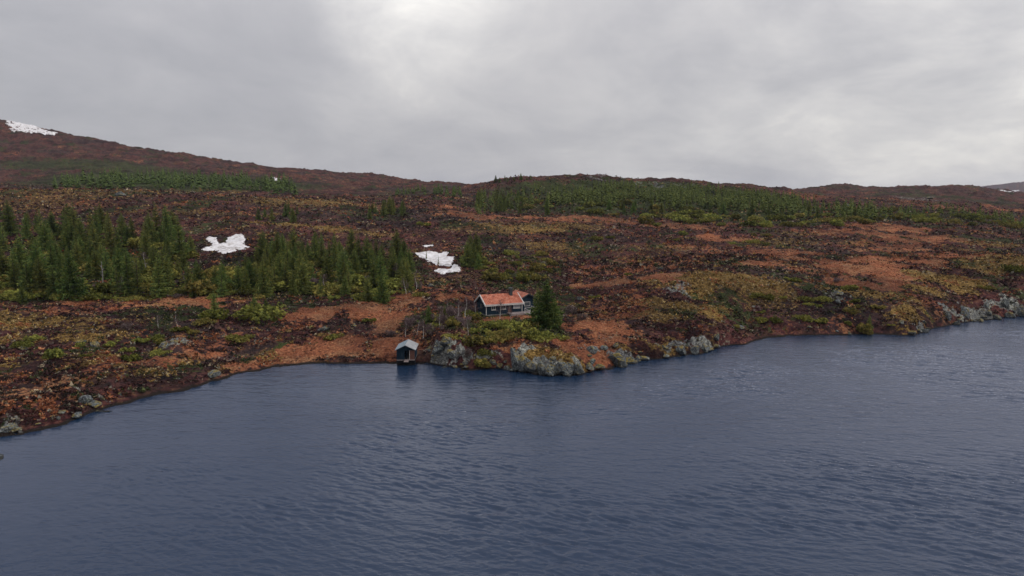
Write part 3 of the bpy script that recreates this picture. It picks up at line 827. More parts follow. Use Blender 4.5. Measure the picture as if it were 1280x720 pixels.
# ------------------------------------------------------------------ things: trees
def put_spruce(x, y, h, label, group=None, k=None, wide=1., cat='spruce'):
    k = rnd.randrange(len(SPR)) if k is None else k
    e = empty('spruce_tree', x, y, ground(x, y) - .05, rnd.uniform(0, 6.28))
    sc = h / 8.
    e.scale = (sc * wide, sc * wide, sc)
    c = link(bpy.data.objects.new('crown', SPR[k][0]), e); t = link(bpy.data.objects.new('trunk', SPR[k][1]), e)
    tag(e, label, cat, group)
    return e
def put_shrub(x, y, w, label, group=None, k=None, kind='s', tall=1., cat='shrub'):
    lib = SHR if kind == 's' else WIL
    k = rnd.randrange(len(lib)) if k is None else k
    e = empty('shrub' if kind == 's' else 'willow_bush', x, y, ground(x, y) - .05, rnd.uniform(0, 6.28))
    e.scale = (w, w, w * tall)
    link(bpy.data.objects.new(lib[k][0].name.split('.')[0], lib[k][0]), e); link(bpy.data.objects.new('stem', lib[k][1]), e)
    return tag(e, label, cat, group)
def put_birch(x, y, h, label, group=None, k=None):
    k = rnd.randrange(len(BIR)) if k is None else k
    e = empty('birch_tree', x, y, ground(x, y) - .05, rnd.uniform(0, 6.28))
    e.scale = (h / 5,) * 3
    link(bpy.data.objects.new('trunk', BIR[k][0]), e); link(bpy.data.objects.new('crown', BIR[k][1]), e)
    return tag(e, label, 'birch', group)

def inside(px, py, poly):
    c = False; n = len(poly)
    for i in range(n):
        x0, y0 = poly[i]; x1, y1 = poly[(i+1) % n]
        if (y0 > py) != (y1 > py) and px < (x1-x0)*(py-y0)/(y1-y0) + x0: c = not c
    return c
def sample(poly, n, seed, mind=1.6):
    """n ground spots inside a patch, kept some metres apart"""
    g = random.Random(seed); out = []
    xs = [p[0] for p in poly]; ys = [p[1] for p in poly]; tries = 0
    while len(out) < n and tries < n * 40:
        tries += 1
        px = g.uniform(min(xs), max(xs)); py = g.uniform(min(ys), max(ys))
        if not inside(px, py, poly): continue
        x, y, z = at(px, py)
        if all((x-a)**2 + (y-b)**2 > mind**2 for a, b, _, _ in out): out.append((x, y, px, py))
    return out

SNOW_CLEAR = [(281, 306, 36, 15), (548, 328, 34, 17)]
def blocks_snow(px, py, hpx):
    """a tree standing in front of an open snow patch would hide it"""
    for cx, cy, rx, ry in SNOW_CLEAR:
        if abs(px - cx) < rx and py > cy - ry and py - hpx < cy + ry * .8: return True
    return False

def stand(poly, n, seed, h0, h1, where, group, mind=1.7, tone='dark green'):
    pts = sample(poly, n, seed, mind)
    xs = sorted(p[2] for p in pts); ys = sorted(p[3] for p in pts)
    g = random.Random(seed + 1)
    for x, y, px, py in pts:
        h = g.uniform(h0, h1) * (1.12 if g.random() < .2 else 1)
        hp = h * FPX / y
        if blocks_snow(px, py, hp):
            if blocks_snow(px, py, 12): continue
            h = max(2.2, h * .35)
            if blocks_snow(px, py, h * FPX / y): continue
        row = 'front row' if py > ys[int(len(ys)*.66)] else ('middle' if py > ys[int(len(ys)*.33)] else 'back')
        third = xs[len(xs)//3]; third2 = xs[2*len(xs)//3]
        side = 'left end' if px < third else ('centre' if px < third2 else 'right end')
        size = ''
        h *= g.choice((.62, .8, .9, 1, 1, 1.05, 1.15)); size = 'tall' if h > (h0+h1)/2 else 'shorter'
        put_spruce(x, y, h, f'{size} spruce, {side} of the {row}, {where}', group, None, g.uniform(1.0, 1.38))

stand([(-12,372),(60,374),(190,372),(225,352),(240,318),(215,292),(120,284),(-12,284)], 105, 21, 6.0, 10.5, 'in the forest left of the snow', 'spruces of the left forest', 1.9)
stand([(185,374),(260,372),(340,372),(400,371),(480,372),(528,366),(545,348),(512,330),(430,318),(325,322),(300,342),(235,350)], 118, 22, 5.5, 8.8, 'in the wood between snow patches', 'spruces of the middle wood', 1.8)
stand([(585,268),(650,270),(655,250),(600,252)], 14, 23, 6, 9, 'in the clump by the far trail', 'spruces of the trail clump', 3)
stand([(568,334),(600,338),(605,312),(580,308)], 11, 24, 4.5, 7.5, 'in the thicket right of snow', 'spruces of the thicket by the snow', 2)
stand([(455,274),(512,276),(510,262),(465,262)], 12, 25, 5, 8, 'in the small moor grove', 'spruces of the small moor grove', 3)
stand([(320,276),(372,278),(375,266),(325,264)], 8, 26, 4, 6.5, 'on the moor above left snow', 'spruces above the left snow', 3)
# far ridge: the 35 nearest as trees
RP = [(680,256),(800,260),(930,264),(1020,272),(1090,278),(1100,272),(1000,256),(940,250),(850,245),(780,244),(690,248)]
stand([(640,273),(720,268),(830,270),(960,276),(1095,278),(1090,268),(960,262),(800,258),(680,260)], 40, 27, 4.5, 7.5, 'at the foot of the ridge forest', 'spruces along the foot of the ridge', 5)

stand([(618,226.5),(668,223),(668,225.5),(620,229)], 9, 28, 2.2, 4.2, 'on the skyline above the trail clump', 'small skyline spruces', 4)

def far_wood(specs, name, label):
    """hundreds of distant trees that read as one wood"""
    VV = []
    g = np.random.default_rng(77)
    for poly, n, h0, h1, seed in specs:
        for x, y, px, py in sample(poly, int(n * 1.35), seed, 2.2):
            if float(fbm(np.array([x / 30.]), np.array([y / 30.]), 3, 55)[0]) < -.22: continue
            h = g.uniform(h0 * .75, h1 * 1.1); z = ground(x, y) - .2; r0 = h * g.uniform(.15, .30); V = []
            for w in range(11):
                f = .04 + .96 * w / 11; rr = r0 * (1 - f) ** .85 + .12
                for b in range(5):
                    a = g.uniform(0, 2*pi); L = rr * g.uniform(.7, 1.25); zz = z + f*h
                    c_, s_ = cos(a), sin(a)
                    V += [(x, y, zz + h*.075), (x + c_*L - s_*L*.55, y + s_*L + c_*L*.55, zz - L*.2), (x + c_*L + s_*L*.55, y + s_*L - c_*L*.55, zz - L*.2)]
            V += [(x-.12, y, z+h*.9), (x+.12, y, z+h*.9), (x, y, z+h*1.05)]
            VV += V
    V = np.array(VV)
    o = link(bpy.data.objects.new(name, mesh_np(name, V, np.arange(len(V)).reshape(-1, 3), M['spruce_far'])))
    tag(o, label, 'woodland', kind='stuff')
far_wood([(RP, 420, 5.0, 8., 31), ([(690,252),(700,236),(760,232.5),(860,236),(960,245),(1000,252)], 420, 4.0, 6.5, 32), ([(590,268),(600,240),(680,236),(690,262)], 70, 3.5, 6.5, 37), ([(1000,276),(1100,278),(1200,272),(1280,285),(1280,272),(1180,262),(1020,262)], 90, 3.5, 6, 33)],
         'woodland', 'dark green spruce wood spread along the far ridge right of centre')
far_wood([([(60,236),(200,236),(370,240),(365,229),(200,222),(80,226)], 200, 6, 11, 34), ([(300,238),(370,243),(372,234),(300,229)], 40, 6, 9, 35), ([(490,244),(580,247),(575,240),(500,238)], 50, 5, 7, 36)],
         'hillside_woodland', 'dark spruce wood on the big hill behind the first ridge at left')

# single spruces one can point to
for px, py, h, w, k, lab in [
    (683,407,8.2,1.55,6,'biggest spruce, growing close against the right end of the cabin'),
    (672,402,6.6,1.2,0,'slimmer spruce between the cabin wing and the biggest spruce'),
    (693,408,5.2,1.1,6,'low bushy spruce on the right flank of the biggest spruce by the cabin'),
    (536,405,3.9,1.0,1,'small bright spruce left of the cabin above the boathouse'),
    (519,400,2.6,.9,5,'thin little spruce between boathouse and small bright spruce'),
    (556,401,3.0,1.0,4,'little spruce among bare birches just left of the cabin'),
    (533,324,2.6,.6,2,'tiny spruce standing on the upper part of the larger snow patch'),
    (548,331,2.9,.6,5,'dark pole-like young spruce in the middle of the larger snow patch'),
    (460,377,5.4,1.2,6,'light green pyramid spruce in front of the middle wood'),
    (478,378,6.4,1.15,3,'broad yellow-green spruce at the front right corner of the middle wood'),
    (268,390,4.2,1.3,4,'young spruce rising out of the large grey-green bush by the rust meadow'),
    (318,393,3.6,1.3,6,'young spruce rising from the yellow-green bush left of the rust meadow'),
    (333,392,3.2,1.2,1,'second leader spruce on the right side of the yellow-green bush'),
    (28,378,3.4,1.1,6,'low yellowish spruce at the front of the left forest edge'),
    (1086,415,3.4,.9,6,'lone green conical spruce on the shore left of the yellow-topped rock'),
    (700,345,2.4,1.0,5,'little spruce in the scrub behind the cabin'),
    (648,347,3.4,1.0,0,'short spruce standing behind the cabin chimney'),
    ]:
    x, y, z = at(px, py); put_spruce(x, y, h, lab, None, k, w)

# birches and willows
for px, py, h, lab in [
    (529,424,3.4,'bare birch with a straight white trunk just right of the boathouse roof'),
    (521,420,2.8,'bare birch leaning behind the boathouse roof'),
    (507,421,2.6,'thin bare birch directly behind the boathouse ridge'),
    (585,419,3.0,'bare birch with pale trunk on the slope between boathouse and cabin'),
    (625,399,3.6,'white birch trunk standing before the dark cabin front'),
    (638,402,2.8,'thin birch before the cabin at the start of its deck'),
    (572,402,3.6,'bare purple-grey birch left of the cabin gable'),
    (582,398,3.8,'bare birch touching the left gable of the cabin'),
    (560,396,3.2,'bare birch in the thicket a little left of the cabin gable'),
    (549,410,3.0,'bare birch above the grey knoll rock'),
    (595,396,2.6,'small bare birch at the back left corner of the cabin'),
    (222,412,2.6,'lone bare birch on the heather left of the grey-green bush'),
    (198,410,2.2,'smaller lone bare birch on the left heather'),
    (495,352,4.5,'pale birch at the right end of the middle wood'),
    (520,362,4.2,'bare birch in the gap between the middle wood and the larger snow patch'),
    (508,368,3.6,'grey bare birch at the lower right corner of the middle wood'),
    (60,346,5.,'bare birch half hidden inside the left forest'),
    (205,330,4.6,'bare birch near the right end of the left forest'),
    (170,350,4.6,'grey birch in the gap of the left forest'),
    (183,338,4.6,'grey birch beside the gap of the left forest'),
    (90,368,4.,'bare birch at the foot of the left forest'),
    (150,366,3.6,'low bare birch at the foot of the left forest gap'),
    (232,362,3.8,'bare birch between left forest and middle wood'),
    (405,366,4.2,'silvery birch within the front of the middle wood'),
    ]:
    x, y, z = at(px, py); put_birch(x, y, h, lab)
for px, py, k, h, rz, lab in [(128,354,0,1.0,0.,'silver dead tree with a forked top in the left forest'),(183,345,1,.8,2.,'thin leaning dead tree in the right part of the left forest'),(24,352,2,.55,1.,'slanting broken dead stem at the left edge of the forest'),(93,360,1,.6,4.,'short dead stem in the dark gap of the left forest')]:
    x, y, z = at(px, py)
    o = bpy.data.objects.new('dead_tree', SNAG[k]); o.location = (x, y, ground(x, y)); o.scale = (h,)*3; o.rotation_euler.z = rz
    tag(link(o), lab, 'dead tree')

# shrubs with their own labels
for px, py, w, kd, tl, lab in [
    (270,397,2.3,'s',.95,'large grey-green bush on the heather left of the rust meadow'),
    (327,399,2.5,'s',.75,'yellow-green spreading bush left of the rust meadow'),
    (255,404,1.1,'s',.7,'low green bush in front of the large grey-green bush'),
    (222,414,1.0,'s',.7,'low dark bush under the lone bare birch'),
    (596,432,1.5,'s',.8,'yellow-green bush on the slope halfway between boathouse and cabin'),
    (612,425,1.6,'s',.9,'large yellow-green bush below the left part of the cabin'),
    (630,423,1.6,'s',.8,'yellow-green bush below the middle of the cabin'),
    (640,413,1.5,'s',.8,'olive bush just below the cabin front'),
    (618,410,1.3,'s',.8,'bright bush directly below the cabin front wall'),
    (600,416,1.2,'s',.9,'bush below the left corner of the cabin'),
    (665,424,1.6,'s',.8,'dark green bush below the cabin deck'),
    (682,423,1.4,'s',.7,'green bush under the biggest spruce'),
    (700,424,1.0,'s',.6,'low green bush at the end of the row under the biggest spruce'),
    (663,411,1.2,'s',.8,'bush between deck and the row of green bushes'),
    (563,422,.9,'s',.6,'bright green bush on top of the grey knoll rock'),
    (600,458,1.0,'s',.9,'green bush hanging over the water between the two shore rocks'),
    (608,444,.9,'s',.8,'bush above the one that hangs over the water'),
    (588,446,.9,'w',1.0,'brown twiggy bush above the shore right of the knoll rock'),
    (612,350,1.6,'s',1.0,'grey-green bush behind the left part of the cabin roof'),
    (630,351,1.7,'s',1.1,'grey-green bush behind the middle of the cabin roof'),
    (655,352,1.6,'s',1.2,'green bush behind the wing of the cabin'),
    (675,350,1.6,'s',1.2,'green bush behind the biggest spruce'),
    (668,338,1.4,'s',1.1,'bush higher up the slope behind the cabin wing'),
    (743,372,.9,'s',.8,'round green bush alone on the heather right of the biggest spruce'),
    (512,408,1.0,'w',1.2,'purple twiggy willow above the boathouse'),
    (540,418,1.1,'w',1.2,'purple twiggy willow between boathouse and knoll rock'),
    (552,405,1.1,'w',1.3,'purple willow left of the cabin'),
    (566,398,1.2,'w',1.3,'purple willow nearer the cabin gable'),
    (578,408,1.1,'w',1.2,'brown willow below the cabin gable'),
    (715,392,1.3,'w',.9,'wide purple-brown willow right of the biggest spruce'),
    (728,400,1.0,'w',.8,'lower purple-brown willow right of the biggest spruce'),
    (490,420,.8,'w',1.0,'small twiggy willow on the rust slope left of the boathouse'),
    (160,412,1.0,'w',.8,'pale twiggy willow alone on the left heather'),
    (993,352,1.3,'s',.7,'dark green bush on top of the right-hand moss knoll'),
    (1046,352,1.2,'w',.8,'purple-grey willow by the wide rust meadow'),
    (1062,362,1.2,'s',.6,'olive bush below the purple-grey willow'),
    (1268,340,1.7,'s',.8,'dark bush above the right shore near the picture edge'),
    (1235,362,1.3,'s',.7,'low green bush on the right shore slope'),
    (1078,416,1.2,'s',1.1,'green bush at the water under the lone conical spruce'),
    (1012,382,1.1,'s',.8,'bright green bush on the slope below the dark knoll bush'),
    (1015,402,1.2,'s',.7,'dark bush over the shore below the bright green bush'),
    (945,372,1.1,'s',.7,'dark green bush right of the lower moss bank'),
    (950,402,1.2,'s',.7,'blue-green bush low on the slope right of the lower moss bank'),
    (165,452,1.3,'s',.6,'dark bush over the left shore'),
    (295,425,1.3,'s',.6,'dark bush on the slope below the yellow-green spreading bush'),
    (415,424,1.1,'s',.7,'yellowish bush beside the pale rock above the rust slope'),
    (460,402,.9,'s',.7,'small bush in the middle of the rust meadow'),
    (785,345,1.3,'s',.6,'green bush left of the small rust clearing'),
    (530,282,2.4,'s',.7,'large dark bush on the moor above the larger snow patch'),
    (600,330,1.6,'s',.9,'bush right below the thicket by the larger snow patch'),
    ]:
    x, y, z = at(px, py); put_shrub(x, y, w, lab, None, None, kd, tl)

def shrub_patch(poly, n, seed, w0, w1, lab, group, kd='s', mind=2.):
    g = random.Random(seed)
    for x, y, px, py in sample(poly, n, seed, mind):
        put_shrub(x, y, g.uniform(w0, w1), lab, group, None, kd, g.uniform(.6, 1.))
shrub_patch([(-5,376),(190,377),(190,371),(-5,371)], 16, 41, .8, 1.3, 'green shrub along the foot of the left forest', 'shrubs at the foot of the left forest')
shrub_patch([(190,372),(330,379),(530,374),(540,366),(190,366)], 16, 42, .8, 1.3, 'green shrub along the foot of the middle wood', 'shrubs at the foot of the middle wood')
shrub_patch([(600,345),(700,345),(690,318),(610,318)], 18, 43, .8, 1.5, 'green shrub scattered on the slope behind the cabin', 'shrubs behind the cabin', 's', 3)
shrub_patch([(800,283),(960,286),(1090,281),(1090,272),(960,270),(810,262)], 42, 44, 2.0, 3.2, 'olive green shrub below the ridge forest', 'shrubs below the ridge forest', 's', 4)
shrub_patch([(1095,275),(1280,288),(1280,275),(1100,262)], 26, 45, 1.8, 3.0, 'dark green shrub in the dip beyond the rust flats at right', 'shrubs beyond the rust flats', 's', 4)
shrub_patch([(900,410),(1120,410),(1120,380),(940,370)], 16, 46, .6, 1.1, 'low shrub on the rocky slope above the right shore', 'shrubs above the right shore', 's', 3)
shrub_patch([(20,460),(230,440),(250,415),(30,425)], 12, 47, .6, 1.1, 'low dark shrub on the left bank', 'shrubs on the left bank', 's', 3)
shrub_patch([(500,415),(545,415),(600,395),(590,384),(500,392)], 6, 48, .7, 1.1, 'purple twiggy willow in the thicket between boathouse and cabin', 'willows between boathouse and cabin', 'w', 1.6)
shrub_patch([(200,372),(300,368),(520,368),(535,345),(430,325),(330,330),(230,345)], 40, 53, 1.6, 2.7, 'green undergrowth bush between the spruces of the middle wood', 'undergrowth of the middle wood', 's', 2)
shrub_patch([(0,370),(190,370),(225,345),(230,315),(200,300),(0,300)], 42, 54, 1.6, 2.8, 'green undergrowth bush between the spruces of the left forest', 'undergrowth of the left forest', 's', 2)
shrub_patch([(190,375),(300,368),(520,372),(540,350),(230,340)], 22, 49, .8, 1.2, 'bare grey willow in the gaps of the middle wood', 'willows in the middle wood', 'w', 3)
shrub_patch([(40,366),(200,366),(215,335),(60,335)], 20, 50, .9, 1.4, 'bare grey willow in the gaps of the left forest', 'willows in the left forest', 'w', 3)
shrub_patch([(700,300),(960,310),(960,292),(720,285)], 10, 51, .8, 1.4, 'low green shrub on the open moor under the ridge', 'shrubs on the open moor', 's', 5)
shrub_patch([(535,415),(560,412),(596,398),(590,392),(545,400)], 7, 55, .8, 1.2, 'olive bush among the bare birches left of the cabin', 'olive bushes left of the cabin', 's', 1.6)
shrub_patch([(640,272),(780,270),(790,250),(650,245)], 18, 52, 1.8, 2.8, 'green shrub on the ridge slope left of the ridge forest', 'shrubs on the ridge slope', 's', 5)

# ------------------------------------------------------------------ rocks
for i, (px, py, r, sq, st, lab) in enumerate([
    (547,441,1.2,1.3,.8,'tall pale grey rock face at the left end of the knoll'),
    (556,434,1.1,1.2,.9,'lichen-covered grey rock on top of the knoll beside the boathouse'),
    (563,446,.9,1.0,1.,'grey rock low on the knoll beside the boathouse'),
    (556,459,.7,.8,1.3,'pale boulder at the waterline under the knoll'),
    (569,459.5,.6,.7,1.4,'second pale boulder at the waterline under the knoll'),
    (582,460,.55,.7,1.3,'small pale boulder at the waterline right of the knoll'),
    (625,460,.6,.8,1.,'dark boulder at the water left of the big shore cliff'),
    (634,462,.7,.9,1.,'grey boulder against the left end of the big shore cliff'),
    (645,458,1.4,1.25,.8,'tall blue-grey block forming the left end of the big shore cliff'),
    (655,463,1.3,1.1,.8,'blue-grey block in the left half of the big shore cliff'),
    (666,464,1.2,1.0,.9,'pale block in the left half of the big shore cliff'),
    (677,464,1.2,1.0,.8,'cracked grey block in the middle of the big shore cliff'),
    (688,466,1.1,.9,1.,'pointed pale block at the middle of the big shore cliff'),
    (700,465,1.2,1.1,.9,'upright grey block right of the middle of the big shore cliff'),
    (711,466,1.1,1.0,.9,'grey block in the right half of the big shore cliff'),
    (722,465,1.1,.9,1.,'rounded block near the right end of the big shore cliff'),
    (736,462,.9,.9,1.1,'grey block ending the big shore cliff on the right'),
    (748,461,.8,.8,1.2,'low grey boulder in the gap right of the big shore cliff'),
    (772,456,1.3,1.0,1.2,'pale smooth rock shelf right of the gap in the shore'),
    (788,454,1.2,.8,1.3,'long grey rock shelf sloping to the water'),
    (803,450,.8,.7,1.4,'flat grey rock tip reaching into the water'),
    (832,446,.8,.8,1.2,'grey boulder at the water below the lower moss bank'),
    (852,443,1.2,1.1,1.,'cracked grey block at the water below the lower moss bank'),
    (868,441,1.1,1.1,1.,'pale block at the water right of the cracked one'),
    (880,439,.9,1.0,.9,'smaller pale block at the water below the lower moss bank'),
    (888,437,.7,.8,1.,'last pale boulder of the row below the lower moss bank'),
    (739,439,.9,.9,1.,'round pale boulder on the rust grass above the big shore cliff'),
    (755,437,.8,.8,1.2,'pale boulder beside the round one above the big shore cliff'),
    (770,432,.6,.6,1.2,'flat pale boulder on the yellow bank above the shore'),
    (727,374,.8,.7,1.3,'pale boulder on the dark heather right of the biggest spruce'),
    (1140,416,1.1,.7,1.3,'large grey rock with yellow moss top at the right shore'),
    (1155,415,1.1,.8,1.3,'grey rock beside the large moss-topped one at the right shore'),
    (1195,406,1.3,1.0,1.,'grey block at the water right of the moss-topped rock'),
    (1185,398,1.1,1.2,.8,'upright grey slab on the right shore slope'),
    (1207,396,1.3,1.3,.8,'tall grey slab on the right shore slope'),
    (1225,402,1.2,.8,1.3,'grey shelf at the water near the right edge'),
    (1245,399,1.3,.9,1.2,'blue-grey rock at the water near the right edge'),
    (1262,397,1.3,1.0,1.,'dark grey rock at the water close to the right edge'),
    (1277,394,1.4,1.1,1.,'rock at the water cut by the right picture edge'),
    (1232,385,1.0,1.2,.8,'pale slab higher on the right shore slope'),
    (1257,383,1.1,1.1,.9,'grey slab higher on the slope close to the right edge'),
    (268,470,1.0,.8,1.2,'smooth purple-grey boulder alone at the water on the left shore'),
    (225,430,.85,.6,1.7,'long dark slab half buried in the left bank heather'),
    (205,434,1.0,.7,1.2,'smaller dark slab beside the long one on the left bank'),
    (118,432,.9,.7,1.3,'grey rock on the left bank under the yellow moss'),
    (100,428,.7,.6,1.3,'pale rock on the left bank beside the yellow moss'),
    (107,503,.9,.9,.8,'upright grey rock on the left shore'),
    (118,506,.9,.7,1.3,'grey rock low beside the upright one on the left shore'),
    (128,514,.8,.4,1.5,'flat grey slab dipping into the water on the left shore'),
    (97,519,.7,.4,1.4,'flat pale slab at the water left of the upright rock'),
    (8,537,1.1,.6,1.4,'blue-grey rock at the water on the left picture edge'),
    (28,436,.8,.6,1.3,'dark rock on the bank near the left picture edge'),
    (403,413,1.0,.8,1.2,'pale rock on the knoll above the rust slope'),
    (388,410,.7,.7,1.,'smaller pale rock on the knoll above the rust slope'),
    (442,408,.6,.6,1.2,'pale stone at the right tip of the dark heather knoll'),
    (843,361,.8,.6,1.3,'pale lichen rock beside the standing figure'),
    (852,364,.6,.5,1.2,'small lichen rock in front of the standing figure'),
    (1048,368,1.2,.8,1.2,'blue-grey rock in the heather above the right shore'),
    (1047,378,.8,.7,1.,'grey rock below the blue-grey one above the right shore'),
    (826,336,1.1,.5,1.4,'flat grey rock at the end of the small rust clearing'),
    (925,409,.9,.6,1.4,'long grey rock on the slope above the right shore'),
    (540,358,1.1,.6,1.3,'flat pale rock in the heather left of the cabin'),
    (1162,248,3.,.6,1.3,'pale rock on the far moor at right'),
    (826,267,2.2,.5,1.4,'white-grey rock in the shrubs below the ridge forest'),
    (1060,258,2.4,.7,1.3,'pale rock on the ridge end right of the forest'),
    (1162,275,1.6,.6,1.4,'pale boulder beyond the rust flats'),
    (152,244,2.2,.6,1.6,'grey outcrop on the first ridge at left'),
    (392,263,1.6,.6,1.4,'grey rock on the moor above the middle wood'),
    ]):
    x, y, z = at(px, py); rr_ = r * (.82 if (px > 1120 and 380 < py < 420) or 825 < px < 892 else 1)
    put_rock(x, y, rr_, lab, None, sq * (1.3 if sq >= 1 else 1), .55, None, None, st)
# dark tip in the water at the left picture edge
x0 = s_of(-8, 583) * 66; put_rock(x0, 66.3, 1.0, 'dark rock tip breaking the water at the left edge', None, .35, .3, 2, -.12, 1.5)
# shore line stones
g = random.Random(9)
def shore_stones(p0, p1, n, lab, group, r0=.22, r1=.6):
    for i in range(n):
        px = g.uniform(p0, p1); s = (px - 640) / FPX / CP * 1.0
        s = s_of(px, 450); Y = float(shore_Y(np.array([s]))[0]) + g.uniform(-.3, 2.4)
        put_rock(s * Y, Y, g.uniform(r0, r1), lab, group, g.uniform(.6, 1.), .3, None, None, g.uniform(.9, 1.4))
shore_stones(0, 250, 9, 'small dark stone along the left shore', 'stones along the left shore')
shore_stones(535, 640, 20, 'small grey stone at the waterline between knoll and cliff', 'stones between knoll and cliff', .25, .55)
shore_stones(640, 900, 22, 'grey stone wedged along the foot of the shore rocks', 'stones at the foot of the shore rocks', .3, .75)
shore_stones(1120, 1290, 14, 'grey stone along the right shore', 'stones along the right shore', .35, .9)
shore_stones(930, 1120, 8, 'small stone under the bushes of the right shore', 'stones under the right shore bushes', .2, .45)

# ------------------------------------------------------------------ snow
def snow(W, step, label, thick):
    x0, y0 = W.min(0) - step * 2; x1, y1 = W.max(0) + step * 2
    nx = int((x1 - x0) / step) + 2; ny = int((y1 - y0) / step) + 2
    X, Y = np.meshgrid(np.linspace(x0, x1, nx), np.linspace(y0, y1, ny))
    d = poly_dist(W, X, Y) + step * 1.6 * fbm(X / (step*4), Y / (step*4), 3, 7)
    Z = H(X, Y) + thick * .5 + np.clip(d / (step * 3), -1, 1) * thick
    idx = np.arange(X.size).reshape(X.shape)
    F = np.stack([idx[:-1,:-1], idx[:-1,1:], idx[1:,1:], idx[1:,:-1]], -1).reshape(-1, 4)
    F = F[(d.ravel()[F] > -step * 1.0).all(1)]
    used = np.unique(F); remap = -np.ones(X.size, int); remap[used] = np.arange(len(used))
    V = np.stack([X, Y, Z], -1).reshape(-1, 3)[used]
    o = link(bpy.data.objects.new('snow_patch', mesh_np('snow_patch', V, remap[F], M['snow'], True)))
    tag(o, label, 'snow patch')
for (pl_, st_, lb_, tk_), W_ in zip(SNOWS, SNOWW): snow(W_, st_, lb_, tk_ * .7)

